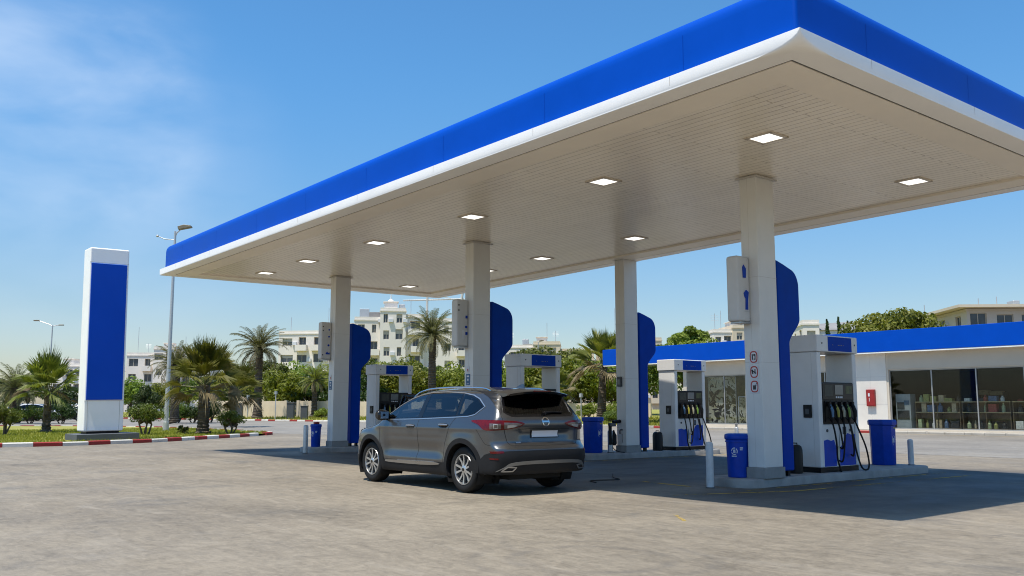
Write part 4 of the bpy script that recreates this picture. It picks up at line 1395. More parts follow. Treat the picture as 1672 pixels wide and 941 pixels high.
def rooftop(parent, items):
    for k, it in enumerate(items):
        kind, x, y, z, s = it
        if kind == 'hut': MB().box(x, x + 3 * s, y, y + 3, z, z + 2.6 * s).box(x - .2, x + 3 * s + .2, y - .2, y + 3.2, z + 2.6 * s, z + 2.75 * s).build('roof_hut', BW1, parent, smooth=False)
        if kind == 'tank': MB().box(x, x + 1.6 * s, y, y + 1.6, z + .5, z + 2.6 * s).build('water_tank', GALV, parent, bevel=.06); 
        if kind == 'dark': MB().box(x, x + 3.0 * s, y, y + 1.6, z, z + 1.7 * s).build('roof_plant', BGREY, parent, bevel=.06)
        if kind == 'dome': MB().lathe([(1.5 * s, z), (1.5 * s, z + 1.2 * s), (1.2 * s, z + 1.9 * s), (.6 * s, z + 2.3 * s), (.25 * s, z + 2.5 * s), (.2 * s, z + 4.0 * s), (.05, z + 5 * s)], 14, c=(x, y, 0)).build('turret', BW1, parent)
        if kind == 'mast':
            mb = MB().tube([(x, y, z), (x, y, z + 4 * s)], .05 * max(1, s), 6)
            for q in range(4): mb.tube([(x - .8 * s, y, z + (2.6 + q * .35) * s), (x + .8 * s, y, z + (2.6 + q * .35) * s)], .025, 5)
            mb.build('antenna', GALV, parent)
        if kind == 'pole': MB().tube([(x, y, z), (x, y, z + 3.5 * s)], .05, 6).build('antenna', GALV, parent)
        if kind == 'crane':
            mb = MB().tube([(x, y, z), (x, y, z + 5.5)], .22, 6).tube([(x - 4.5, y, z + 3.9), (x + 7.0, y, z + 4.4)], .14, 6).tube([(x + 6.3, y, z + 3.4), (x + 6.6, y, z + 5.6)], .25, 6).tube([(x, y, z + 5.5), (x + 5, y, z + 4.3)], .06, 5)
            mb.build('roof_crane', mat('pale crane paint', (.5, .49, .46), .6), parent)
        if kind == 'dish': MB().lathe([(.1, 0), (.7 * s, .15), (.75 * s, .35)], 12, 'Y', (x, y, z + 1.2)).tube([(x, y, z), (x, y, z + 1.2)], .05, 5).build('satellite_dish', PLATEW, parent)
def bld(label, px, dep, rot=0):
    return thing('apartment_building', label, 'building', site((px - 836) / 1494 * dep, dep, 0), RZV + rot)
k = 190 / 1494
t = bld('distant pale apartment block right of the pylon, behind the far trees', 208, 190, rad(6))
block(t, 0, 0, 5.6, 9, 12.0, 4, 2, 2, BW1, seed=3)
block(t, 5.6, -.9, 4.4, 9, 13.3, 4, 2, 2, BW1, seed=4)
block(t, 10.0, .6, 6.5, 9, 11.4, 4, 2, 2, BW1, seed=5)
rooftop(t, [('mast', 3.4, 3, 12, .7), ('pole', 11, 3, 11.4, 1.4), ('pole', 1.0, 4, 12, 1.8), ('hut', 6.5, 3, 13.3, .6)])
t = bld('small distant pale block between the leftmost palm and pylon', 88, 200, 0)
block(t, 0, 0, 7, 8, 10.2, 3, 3, 2, BW1, seed=8); rooftop(t, [('hut', 1, 3, 10.2, .7)])
t = bld('long white flat-roofed apartment block left of the farthest column', 455, 172, rad(-7))
block(t, 0, 0, 12.5, 10, 15.0, 5, 4, 2, BW1, seed=11, fh=3.1, ww=1.9, balc=.4)
block(t, 12.5, 1.2, 6.0, 9, 16.4, 5, 2, 2, BW1, seed=12, fh=3.1, balc=.3)
rooftop(t, [('pole', 1.2, 3, 15, 1.0), ('pole', 8.6, 3, 15, 1.5), ('dish', 9.5, 2, 15, 1), ('hut', 10.4, 4, 15, .6), ('pole', 11, 3, 15.6, .7)])
t = bld('large white stepped apartment building with roof crane between two columns', 578, 165, rad(8))
block(t, 0, 0, 4.6, 11, 17.0, 5, 2, 3, BW1, seed=21, balc=.3, ww=1.0, wh=1.5)
block(t, 4.6, -1.2, 4.6, 11, 18.6, 6, 2, 3, BW1, seed=22, fh=3.0, balc=.25, ww=1.05, wh=1.6)
block(t, 9.2, -.3, 3.4, 11, 17.6, 5, 1, 3, BW1, seed=23, balc=.5)
block(t, 12.6, .8, 8.4, 10, 17.0, 5, 3, 3, BW1, seed=24, balc=.4, ww=1.1)
rooftop(t, [('tank', .8, 3, 16.6, 1.1), ('dark', 2.6, 2, 17.0, 1.05), ('hut', 5.3, 2, 18.6, .8), ('dome', 6.5, 3, 20.4, .38), ('tank', 8.0, 3, 18.6, .7), ('crane', 13.2, 3, 17.2, 1), ('pole', 10.2, 3, 17.6, 1)])
t = bld('low pale rooftops with antennas above the middle fuel pump', 828, 190, rad(-4))
block(t, 0, 0, 5.5, 9, 13.6, 4, 2, 2, BW1, seed=31); block(t, 5.5, -1, 5.5, 9, 14.2, 4, 2, 2, BW2, seed=32); block(t, 11, 1, 7, 9, 12.8, 4, 3, 2, BW2, seed=33)
rooftop(t, [('mast', .5, 3, 13.6, .9), ('tank', 3, 3, 13.6, .8), ('hut', 6, 3, 14.2, .7), ('pole', 8.2, 3, 14.2, 1.4), ('mast', 10, 3, 14.2, .8), ('dark', 3.2, 2, 13.6, .6)])
t = bld('cream building with antennas behind the far fan palm and fascia end', 985, 185, rad(4))
block(t, 0, 0, 12, 9, 14.8, 4, 4, 2, BW2, seed=35); rooftop(t, [('pole', 3, 3, 14.8, 2.0), ('hut', 6, 3, 14.8, .6)])
t = bld('white apartment block showing above the shop roof left of the near column', 1166, 175, rad(5))
block(t, 0, 0, 3.6, 9, 15.6, 5, 2, 2, BW1, seed=41); block(t, 3.6, -.6, 7.6, 9, 16.4, 5, 3, 2, BW2, seed=42)
rooftop(t, [('mast', 1.2, 3, 15.6, 1.0), ('pole', 2.4, 3, 15.6, 1.3), ('hut', 4.2, 3, 16.4, .6), ('pole', 6, 3, 16.4, 1.6)])
t = bld('white house with a grey pitched roof above the near fuel pump', 1312, 125, rad(-6))
block(t, 0, 0, 2.2, 7, 12.6, 4, 1, 2, BW1, seed=51); block(t, 2.2, .4, 6.2, 7, 11.2, 3, 2, 2, BW1, seed=52)
MB().add([(2.2, .1, 11.9), (8.6, .1, 11.9), (8.6, 3.6, 13.4), (2.2, 3.6, 13.0), (2.2, 7, 11.9), (8.6, 7, 11.9)], [(0, 1, 2, 3), (3, 2, 5, 4), (0, 3, 4), (1, 5, 2)]).build('roof', BGREY, t, smooth=False)
t = bld('beige flat-roofed house above the shop roof right of the round tree', 1520, 112, rad(3))
block(t, 0, 0, 5.2, 8, 12.0, 4, 2, 2, BW2, seed=61, balc=.1); rooftop(t, [('hut', 1.4, 3, 12, .4), ('pole', .5, 2, 12, .6)])
t = bld('grey house with an overhanging flat roof at the right edge', 1582, 100, rad(-4))
block(t, 0, 0, 11, 9, 11.9, 4, 4, 2, mat('grey house render', (.50, .46, .41), .85, var=.05, scale=.3), seed=71, fh=2.55, ww=1.4, wh=1.2, balc=0, parapet=.3)
MB().box(-1.3, 12, -1.2, 9.6, 12.20, 12.5).build('roof_slab', BW2, t, smooth=False)
rooftop(t, [('tank', 6.4, 3, 12.2, .45), ('pole', 2.6, 3, 12.4, .35), ('pole', 4.6, 3, 12.4, .4)])

# ------------------------------------------------------------------ palms
def trunk_mb(h, r0, r1, seed, ring=.16, lean=0.):
    r = random.Random(seed); mb = MB()
    n = max(6, int(h / ring)); pts = []; rr = []
    for i in range(n + 1):
        t = i / n
        base = r0 + (r1 - r0) * min(1, t * 1.4) + (r0 * .35) * max(0, 1 - t * 7) ** 2
        for q, m_ in ((0, 1.0), (.55, 1.13)):
            if i == n and q: continue
            pts.append((lean * t * t + r.uniform(-.01, .01), r.uniform(-.01, .01), t * h + q * h / n))
            rr.append(base * m_ * r.uniform(.96, 1.05))
    mb.tube(pts, rr, 12)
    # old leaf bases standing off the bark
    for i in range(int(h * 26)):
        z = r.uniform(.2, h); a = r.uniform(0, 2 * PI); t = z / h
        base = r0 + (r1 - r0) * min(1, t * 1.4)
        lx = lean * t * t
        c, s_ = math.cos(a), math.sin(a); w_ = r.uniform(.04, .08)
        mb.add([(lx + c * base - s_ * w_, s_ * base + c * w_, z), (lx + c * base + s_ * w_, s_ * base - c * w_, z), (lx + c * (base + .10), s_ * (base + .10), z + r.uniform(.10, .2))], [(0, 1, 2)])
    return mb
def frame_dir(d, up=Vector((0, 0, 1))):
    d = d.normalized()
    s_ = d.cross(up)
    s_ = s_.normalized() if s_.length > 1e-3 else Vector((1, 0, 0))
    return d, s_, s_.cross(d)
def fan_crown(nf, pl, br, seed, dry=.25):
    r = random.Random(seed); green = MB(); dead = MB(); stem = MB()
    for i in range(nf):
        t = (i + .5) / nf
        az = i * 2.39996 + r.uniform(-.25, .25)
        el = rad(88 - 98 * t ** 1.05 + r.uniform(-8, 8))
        L = pl * (.85 + .35 * t) * r.uniform(.85, 1.12)
        d = Vector((math.cos(el) * math.cos(az), math.cos(el) * math.sin(az), math.sin(el)))
        droop = .04 + .16 * t
        p0 = Vector((math.cos(az) * .12, math.sin(az) * .12, r.uniform(-.15, .15) - .12 * t))
        p1 = p0 + d * L * .55 + Vector((0, 0, -droop * L * .15))
        p2 = p0 + d * L + Vector((0, 0, -droop * L * .55))
        tgt = dead if (t > 1 - dry and r.random() < .8) else green
        stem.tube([p0, p1, p2], [.032, .022, .016], 5, mi=0)
        dd, sv, uv = frame_dir(p2 - p1)
        R_ = br * (1.12 - .38 * t) * r.uniform(.88, 1.1)
        ns = 27
        tilt = r.uniform(-.5, .5)
        sv, uv = sv * math.cos(tilt) + uv * math.sin(tilt), uv * math.cos(tilt) - sv * math.sin(tilt)
        fold = r.uniform(.15, .5)
        def pt(a, q, lift=0.):
            v = dd * math.cos(a) + sv * math.sin(a)
            p = p2 + v * R_ * q
            p += uv * (abs(math.sin(a)) * fold * R_ * q * .6 + lift)
            dr = max(0, q - .45)
            p.z -= dr * dr * R_ * (.35 + 1.1 * t * t) * r.uniform(.6, 1.4)
            return p
        span = rad(30 + 58 * min(1, t * 1.4))
        for k in range(ns):
            a0 = -span + 2 * span * k / ns; a1 = -span + 2 * span * (k + 1) / ns; am = (a0 + a1) / 2
            shorten = 1 - .30 * (abs(am) / span) ** 2
            jr = r.uniform(.46, .6) * shorten
            m0 = pt(a0 * .99, jr, -.02); m1 = pt(a1 * .99, jr, -.02); mm = pt(am, jr, .035)
            tip = pt(am + r.uniform(-.06, .06), shorten * r.uniform(.88, 1.15))
            hub = p2
            tgt.add([hub, m0, mm, m1, tip], [(0, 1, 2), (0, 2, 3), (1, 4, 2), (2, 4, 3)])
    return green, dead, stem
def date_crown(nf, L0, seed, dry=.15):
    r = random.Random(seed); green = MB(); dead = MB(); stem = MB()
    for i in range(nf):
        t = (i + .5) / nf
        az = i * 2.39996 + r.uniform(-.25, .25)
        el = rad(82 - 105 * t + r.uniform(-8, 8))
        L = L0 * (.75 + .3 * math.sin(PI * min(1, t * .8 + .2))) * r.uniform(.88, 1.1)
        h = Vector((math.cos(az), math.sin(az), 0))
        pts = []; e = el; p = h * .1 + Vector((0, 0, -.2 * t))
        n = 12
        for k in range(n + 1):
            pts.append(p.copy())
            p = p + (h * math.cos(e) + Vector((0, 0, math.sin(e)))) * L / n
            e -= rad(5.0 + 4.2 * t) * (.5 + k / n)
        stem.tube(pts, [.045 * (1 - .8 * k / n) for k in range(n + 1)], 4)
        tgt = dead if t > 1 - dry else green
        m = 44
        sd = Vector((-h.y, h.x, 0))
        for k in range(3, m):
            q = k / m * n; j = min(n - 1, int(q)); P = pts[j].lerp(pts[j + 1], q - j)
            ax = (pts[j + 1] - pts[j]).normalized(); up = sd.cross(ax)
            ll = L * .17 * math.sin(PI * (.12 + .83 * k / m)) ** .6
            for s in (-1, 1):
                dr = (ax * .75 + sd * s * .8 + up * r.uniform(-.1, .45)).normalized()
                w_ = .022
                tip = P + dr * ll * r.uniform(.85, 1.1) + Vector((0, 0, -ll * .12))
                mid = P.lerp(tip, .45)
                tgt.add([P, mid + ax * w_, tip, mid - ax * w_], [(0, 1, 2, 3)])
    return green, dead, stem
def palm(name, label, loc, h_trunk, r0, r1, crown, seed, sc=1., lean=0., frond=None, rz=0.):
    t = thing(name, label, 'palm tree', loc, rz, 'palm trees')
    trunk_mb(h_trunk, r0, r1, seed, lean=lean).build('trunk', BARK, t)
    g, d, s_ = crown
    sc = sc if isinstance(sc, tuple) else (sc, sc, sc)
    M = Matrix.Translation((lean, 0, h_trunk)) @ Matrix.Diagonal((*sc, 1))
    cr = g.xf(M).build('crown', frond or FROND, t, smooth=False, recalc=False)
    if d.v: d.xf(M).build('dry_fronds', DRY, cr, smooth=False, recalc=False)
    s_.xf(M).build('leaf_stalks', FRONDG, cr, recalc=False)
    return t
def pxs(px, dep, z=0.): return site((px - 836) / 1494 * dep, dep, z)
palm('fan_palm', 'fan palm with shaggy trunk on the lawn left of the pylon', pxs(84, 48, .1), 2.10, .20, .16, fan_crown(25, .85, 1.25, 5, .2), 1, (.98, .98, 1.15), lean=-.05)
palm('fan_palm', 'large fan palm with thick crisscross trunk right of the lamp post', pxs(337, 45.5, .1), 2.40, .27, .24, fan_crown(28, .9, 1.25, 9, .2), 2, (1.0, 1.0, 1.33), lean=.05)
palm('fan_palm', 'fan palm behind the road, left end of the shop fascia before its crown', pxs(981, 74, .4), 4.2, .36, .26, fan_crown(30, 1.35, 1.75, 13, .3), 3, 1.1, lean=.35)
palm('date_palm', 'tall date palm with dark trunk on the verge left of the farthest column', pxs(424, 98, .3), 7.4, .42, .36, date_crown(66, 2.9, 4), 4, 1.15, frond=FRONDG)
palm('date_palm', 'tall date palm with pale fronds behind the car, left of the middle column', pxs(706, 88, .3), 8.1, .40, .33, date_crown(64, 2.9, 8, .3), 5, 1.12, frond=FRONDG)
palm('date_palm', 'dull date palm directly behind the tall lamp post', pxs(290, 78, .1), 4.9, .34, .3, date_crown(54, 2.5, 12), 6, 1.0, frond=FRONDG)
palm('date_palm', 'greyish low date palm at the left edge of the photo', pxs(30, 80, .1), 3.0, .4, .35, date_crown(50, 2.6, 16), 7, 1.05, frond=FRONDG)
palm('date_palm', 'bushy short palm rising from the greenery left of the farthest column', pxs(516, 100, .4), 4.0, .3, .26, date_crown(46, 2.3, 20), 8, 1.0, frond=FROND)
palm('fan_palm', 'young bright fan palm in the greenery by the middle pump', pxs(905, 88, .4), 2.6, .26, .22, fan_crown(30, 1.0, 1.3, 23, .3), 9, 1.1)
palm('fan_palm', 'low fan palm behind the big one, its crown filling the gap to the date palm', pxs(385, 66, .1), 2.3, .24, .2, fan_crown(30, 1.0, 1.3, 27, .2), 10, 1.1)

# ------------------------------------------------------------------ leafy trees and shrubs
def leaf_blob(mb, c, rx, rz_, n, ls, r, shell=.55):
    for i in range(n):
        u = r.uniform(-1, 1); a = r.uniform(0, 2 * PI); q = (shell + (1 - shell) * r.random()) ** .6
        s_ = math.sqrt(1 - u * u)
        nrm = Vector((s_ * math.cos(a), s_ * math.sin(a), u))
        p = Vector((c[0] + nrm.x * rx * q, c[1] + nrm.y * rx * q, c[2] + nrm.z * rz_ * q))
        d = (nrm + Vector((r.gauss(0, .55), r.gauss(0, .55), r.gauss(.15, .5)))).normalized()
        x = d.orthogonal().normalized(); y = d.cross(x)
        th = r.uniform(0, 2 * PI); x, y = x * math.cos(th) + y * math.sin(th), y * math.cos(th) - x * math.sin(th)
        l = ls * r.uniform(.6, 1.35); w_ = l * r.uniform(.35, .55)
        mb.add([p - x * l, p + y * w_, p + x * l, p - y * w_], [(0, 1, 2, 3)])
def tree_meshes(seed, H_, Rr, n_cl, leaves, ls, trunk_h, r0, flat=.7, multi=1):
    r = random.Random(seed); cr = MB(); tk = MB()
    cz = trunk_h + (H_ - trunk_h) * .5; rzv = (H_ - trunk_h) * .5
    ends = []
    for i in range(n_cl):
        u = r.uniform(-.8, 1); a = r.uniform(0, 2 * PI); s_ = math.sqrt(max(0, 1 - u * u)); q = r.uniform(.35, .82) if i % 5 else r.uniform(.8, .95)
        c = (s_ * math.cos(a) * Rr * q, s_ * math.sin(a) * Rr * q, cz + u * rzv * min(q, .84))
        cs = r.uniform(.22, .40) * Rr
        leaf_blob(cr, c, cs, cs * flat, leaves, ls, r)
        ends.append(c)
    for k in range(multi):
        a = 2 * PI * k / max(1, multi); o = 0 if multi == 1 else .15
        b0 = Vector((math.cos(a) * o * .5, math.sin(a) * o * .5, -.2)); b1 = Vector((math.cos(a) * o * 2, math.sin(a) * o * 2, trunk_h))
        tk.tube([b0, b0.lerp(b1, .5) + Vector((r.uniform(-.05, .05), r.uniform(-.05, .05), 0)), b1, b1 + Vector((r.uniform(-.2, .2), r.uniform(-.2, .2), rzv * .7))], [r0 * 1.25, r0, r0 * .85, r0 * .4], 8)
        for c in ends[k::max(1, multi)][:9]:
            tk.tube([b1, b1.lerp(Vector(c), .55) + Vector((0, 0, .1 * rzv)), Vector(c)], [r0 * .55, r0 * .3, r0 * .08], 5)
    return cr, tk
def tree(name, label, loc, args, leaf, cat='tree', group=None, rz=0., sub=('trunk', 'crown')):
    t = thing(name, label, cat, loc, rz, group)
    cr, tk = tree_meshes(*args)
    tk.build(sub[0], WOOD, t)
    cr.build(sub[1], leaf, t, smooth=False, recalc=False)
    return t
# behind the shop
tree('round_tree', 'big rounded dark green tree above the right part of the shop roof', pxs(1456, 72, 0), (31, 9.3, 3.75, 130, 330, .17, 2.6, .32, .6), LEAFB, rz=.3)
tree('round_tree', 'smaller green tree above the shop roof beside the rear blue board', pxs(1122, 78, 0), (33, 8.4, 2.6, 80, 300, .16, 2.6, .28, .62), LEAFB)
def cypress(label, loc, H_, Rr, seed):
    r = random.Random(seed)
    t = thing('cypress_tree', label, 'tree', loc)
    MB().tube([(0, 0, -.2), (0, 0, H_ * .5), (0, 0, H_ * .9)], [.2, .14, .03], 8).build('trunk', WOOD, t)
    mb = MB()
    for k in range(34):
        z = H_ * (.12 + .86 * k / 33); q = Rr * (1 - k / 33) ** .75 + .12
        leaf_blob(mb, (r.uniform(-.3, .3) * q, r.uniform(-.3, .3) * q, z), q * .8, .45, 90, .13, r)
    mb.build('crown', LEAFD, t, smooth=False, recalc=False)
cypress('dark pointed cypress at the grey roof above the near fuel pump', pxs(1352, 112, 0), 12.0, 1.1, 35)
cypress('second dark pointed cypress at the grey roof, closer to the round tree', pxs(1371, 112, 0), 12.3, 1.0, 36)
cypress('short dark cypress between the white house and the round tree', pxs(1386, 112, 0), 11.8, 1.1, 37)

# the green belt between the boundary wall and the apartment blocks, one prototype per kind
BELT = 'trees and tall shrubs of the green belt'
kinds = []
for k, (a, lf) in enumerate((((41, 5.6, 2.9, 46, 130, .17, 1.2, .18, .7), LEAFB), ((43, 6.4, 3.1, 50, 130, .18, 1.6, .2, .75), LEAF), ((45, 4.6, 2.6, 38, 130, .16, .8, .16, .7), LEAFD), ((47, 5.0, 3.2, 46, 120, .18, .9, .18, .6), LEAFB))):
    t = thing('belt_tree', 'belt tree', 'tree', (0, 0, 0), 0, BELT)
    cr, tk = tree_meshes(*a); tk.build('trunk', WOOD, t); cr.build('crown', lf, t, smooth=False, recalc=False)
    kinds.append([t, False])
desc = ['bright green bushy tree', 'mid green leafy tree', 'dark low tree', 'broad yellow green tree']
spots = [(6, 104, 2, 'at the left photo edge behind the grey date palm'), (52, 112, 1, 'behind the crown of the fan palm left of the pylon'), (110, 108, 2, 'just left of the pylon foot'),
         (218, 116, 0, 'right of the pylon, under the distant pale block'), (246, 110, 2, 'between pylon and lamp post'), (268, 124, 3, 'just left of the tall lamp post'), (312, 118, 1, 'behind the trunk of the big fan palm'),
         (352, 112, 3, 'right behind the big fan palm'), (390, 122, 2, 'left of the tall date palm at the wall'), (437, 116, 1, 'right behind the tall date palm trunk'), (462, 112, 3, 'under the left end of the long white block'),
         (488, 118, 0, 'above the gate in the wall'), (508, 112, 2, 'under the bushy short palm'), (531, 116, 0, 'at the left edge of the farthest column'), (588, 118, 1, 'between the farthest blue board and its pump'),
         (612, 112, 2, 'seen low through the opening of the farthest pump'), (636, 120, 3, 'seen through the opening of the farthest pump, in the middle'), (660, 112, 0, 'at the right upright of the farthest pump'), (684, 118, 1, 'left of the trunk of the pale date palm'),
         (724, 112, 3, 'right of the trunk of the pale date palm'), (742, 120, 0, 'at the left edge of the middle column'), (820, 108, 2, 'left of the middle pump'), (846, 106, 0, 'seen through the opening of the middle pump, left side'),
         (872, 112, 1, 'seen through the opening of the middle pump, right side'), (900, 104, 3, 'right beside the middle pump'), (922, 112, 1, 'above the rear window of the car'), (946, 104, 0, 'left of the fan palm near the fascia end'),
         (968, 112, 2, 'directly behind the fan palm near the fascia end'), (1004, 104, 3, 'under the left end of the shop fascia'), (1030, 98, 0, 'behind the rear column, under the fascia'), (1092, 92, 1, 'seen through the opening of the rear pump')]
rt = random.Random(77)
for px, dep, k, where in spots:
    root, used = kinds[k]
    loc = pxs(px, dep, .45)
    sc = rt.uniform(.88, 1.14) * (.82 if px < 330 else 1.18 if px > 430 else 1)
    lab = desc[k] + ' ' + where
    if not used:
        root.location = loc; root['label'] = lab; root.rotation_euler = (0, 0, rt.uniform(0, 6)); root.scale = (sc,) * 3; kinds[k][1] = True
    else:
        dup(root, loc, rt.uniform(0, 6), lab, BELT, sc)

# shrubs
shr = None
def shrub(label, loc, args, leaf):
    return tree('shrub', label, loc, args, leaf, 'shrub', 'shrubs', 0, ('stems', 'foliage'))
shrub('round open-stemmed shrub on the lawn at the left photo edge', pxs(14, 43.5, .1), (61, 1.5, .85, 44, 110, .045, .45, .045, .75, 5), LEAF)
shrub('round open-stemmed shrub on the lawn between pylon and lamp post', pxs(243, 44, .1), (63, 1.5, .82, 44, 110, .045, .5, .045, .75, 5), LEAF)
shrub('round dark shrub on the lawn at the foot of the big fan palm, right side', pxs(381, 45.5, .1), (65, 1.18, .68, 36, 110, .04, .3, .04, .8, 5), LEAF)
shrub('small tuft of leaves on the lawn between lamp post and big fan palm', pxs(305, 45, .08), (66, .5, .25, 9, 60, .05, .08, .02, 1.2, 3), LEAF)
shrub('dark rounded bush behind the big fan palm, across the road', pxs(349, 86, .1), (67, 2.0, 1.35, 40, 110, .08, .2, .06, .8, 3), LEAFD)
shrub('clipped low hedge bush behind the lamp post, left one', pxs(296, 84, .1), (68, 1.7, 1.5, 36, 110, .08, .1, .06, .7, 3), LEAF)
shrub('clipped low hedge bush left of the dark rounded bush', pxs(321, 85, .1), (69, 1.6, 1.5, 36, 110, .08, .1, .06, .7, 3), LEAFD)
shrub('dark low hedge bush right behind the trunk of the palm left of pylon', pxs(108, 80, .1), (70, 1.6, 1.6, 36, 110, .08, .1, .06, .7, 3), LEAFD)
shrub('low hedge bush left behind the trunk of the palm left of pylon', pxs(58, 80, .1), (71, 1.5, 1.4, 32, 110, .08, .1, .06, .7, 3), LEAF)
shrub('bright low bush on the verge left of the far fan palm trunk', pxs(958, 79, .5), (72, 1.3, 1.1, 30, 100, .07, .1, .05, .7, 3), LEAFB)
shrub('bright low bush on the verge right of the far fan palm trunk', pxs(1004, 80, .5), (73, 1.3, 1.4, 30, 100, .07, .1, .05, .7, 3), LEAFB)
shrub('low bush on the verge just right of the rear blue bin', pxs(1000, 70, .2), (74, .9, .9, 26, 90, .06, .1, .05, .7, 3), LEAF)
shrub('low bush on the verge beside the farthest column', pxs(528, 98, .3), (75, 1.0, 1.0, 26, 90, .07, .1, .05, .7, 3), LEAFB)

# ------------------------------------------------------------------ the grey SUV (x forward from the rear bumper, y to its left)
def ci(x, xs, ys):
    """monotone cubic interpolation"""
    xs = np.asarray(xs, float); ys = np.asarray(ys, float)
    h = np.diff(xs); d = np.diff(ys) / h
    m = np.zeros_like(ys)
    for i in range(1, len(xs) - 1):
        m[i] = 0 if d[i - 1] * d[i] <= 0 else 3 * (h[i - 1] + h[i]) / ((2 * h[i] + h[i - 1]) / d[i - 1] + (h[i] + 2 * h[i - 1]) / d[i])
    m[0] = d[0]; m[-1] = d[-1]
    x = np.clip(x, xs[0], xs[-1])
    i = np.clip(np.searchsorted(xs, x) - 1, 0, len(h) - 1)
    t = (x - xs[i]) / h[i]
    return ys[i] * (1 + 2 * t) * (1 - t) ** 2 + m[i] * h[i] * t * (1 - t) ** 2 + ys[i + 1] * t * t * (3 - 2 * t) + m[i + 1] * h[i] * t * t * (t - 1)
def gs(x, c, w_): return np.exp(-((x - c) / w_) ** 2)
WR, WF, WZ = .98, 3.84, .365      # axle positions, wheel centre height
def f_side(x, z):
    s = ci(z, [.18, .28, .42, .60, .78, .94, 1.06, 1.15, 1.24, 1.37, 1.50, 1.60, 1.68, 1.80], [.86, .905, .925, .932, .946, .952, .940, .905, .862, .800, .728, .672, .60, .45])
    tp = ci(x, [0, .25, .6, 1.1, 1.7, 3.4, 3.9, 4.3, 4.6, 4.85], [.90, .935, .968, .994, 1, 1, .988, .955, .90, .83])
    up = np.clip((z - 1.05) / .55, 0, 1)
    s = s * tp - up * .10 * np.clip((1.15 - x) / 1.0, 0, 1) ** 1.5 + up * 0
    low = np.clip((1.0 - z) / .12, 0, 1)
    for wx in (WR, WF):
        r = np.sqrt((x - wx) ** 2 + (z - WZ) ** 2)
        s = s + .022 * np.exp(-((r - .44) / .13) ** 2) * low
    door = np.clip((x - 1.45) / .25, 0, 1) * np.clip((3.4 - x) / .25, 0, 1)
    s = s - .022 * gs(z, .66, .10) * door - .006 * gs(z, .84, .03) * door
    s = s + .012 * gs(z, 1.005, .028) * np.clip((x - .3) / .3, 0, 1) * np.clip((4.3 - x) / .4, 0, 1)
    s = s + .026 * gs(z, .485, .06) * door
    return s
def f_top(x, y):
    t = ci(x, [0, .15, .45, 1.0, 1.7, 2.3, 2.75, 3.05, 3.35, 3.62, 3.80, 4.15, 4.5, 4.7, 4.85], [1.55, 1.60, 1.635, 1.668, 1.690, 1.676, 1.615, 1.51, 1.345, 1.175, 1.115, 1.075, 1.0, .925, .80])
    c = ci(x, [0, 3.0, 3.8, 4.85], [.075, .07, .06, .10])
    t = t - c * (np.abs(y) / .65) ** 2
    t = t + .012 * gs(np.abs(y), .52, .07) * np.clip((x - 3.75) / .2, 0, 1) * np.clip((4.7 - x) / .3, 0, 1)
    return t
def f_back(y, z):
    b = ci(z, [.18, .34, .46, .58, .70, .755, .82, .96, 1.08, 1.17, 1.23, 1.34, 1.46, 1.56, 1.66], [.16, .055, .02, .0, .018, .075, .105, .105, .095, .12, .165, .255, .35, .42, .50])
    ay = np.abs(y)
    return b + .085 * (ay / .85) ** 2 + .14 * np.clip((ay - .55) / .40, 0, 1.3) ** 2.2 - .018 * gs(z, 1.07, .05) * gs(ay, .78, .25) - .02 * gs(z, .90, .07) * 0 + .022 * gs(z, .925, .075) * (1 / (1 + np.exp((ay - .47) / .02)))
def f_front(y, z):
    b = ci(z, [.18, .3, .45, .62, .78, .90, 1.0, 1.1], [4.66, 4.80, 4.85, 4.85, 4.81, 4.74, 4.60, 4.3])
    ay = np.abs(y)
    return b - .20 * (ay / .85) ** 2 - .25 * np.clip((ay - .5) / .42, 0, 1.3) ** 2.2
def smax(a, b, k):
    h = np.clip(.5 + .5 * (a - b) / k, 0, 1)
    return b * (1 - h) + a * h + k * h * (1 - h)
def body_f(P):
    x, y, z = P[..., 0], P[..., 1], P[..., 2]
    d = smax(np.abs(y) - f_side(x, z), (z - f_top(x, y)) * .85, .075)
    d = smax(d, (f_back(y, z) - x) * .92, .05)
    d = smax(d, (x - f_front(y, z)) * .92, .07)
    return smax(d, .235 + .075 * np.clip((.95 - x) / .5, 0, 1) - z, .05)
def grad(P):
    e = .004; g = np.zeros_like(P)
    for i in range(3):
        q = P.copy(); q[..., i] += e; r_ = P.copy(); r_[..., i] -= e
        g[..., i] = body_f(q) - body_f(r_)
    return g / np.maximum(np.linalg.norm(g, axis=-1, keepdims=True), 1e-9)
def bisect(O, D, lo, hi, n=30):
    """first crossing from inside (lo) to outside (hi)"""
    lo = np.full(len(O), lo, float); hi = np.full(len(O), hi, float)
    for _ in range(n):
        m = (lo + hi) / 2
        o = body_f(O + D * m[:, None]) > 0
        hi = np.where(o, m, hi); lo = np.where(o, lo, m)
    return O + D * ((lo + hi) / 2)[:, None]
def hit(O, D, far=1.6):
    """first hit of rays from outside"""
    t = np.zeros(len(O)); done = np.zeros(len(O), bool); t1 = np.full(len(O), far)
    for s_ in np.arange(0, far, .02):
        ins = (body_f(O + D * s_) < 0) & ~done
        t1[ins] = s_; done |= ins
    a = np.maximum(t1 - .02, 0); b = t1.copy()
    for _ in range(20):
        m = (a + b) / 2
        ins = body_f(O + D * m[:, None]) < 0
        b = np.where(ins, m, b); a = np.where(ins, a, m)
    return O + D * ((a + b) / 2)[:, None]
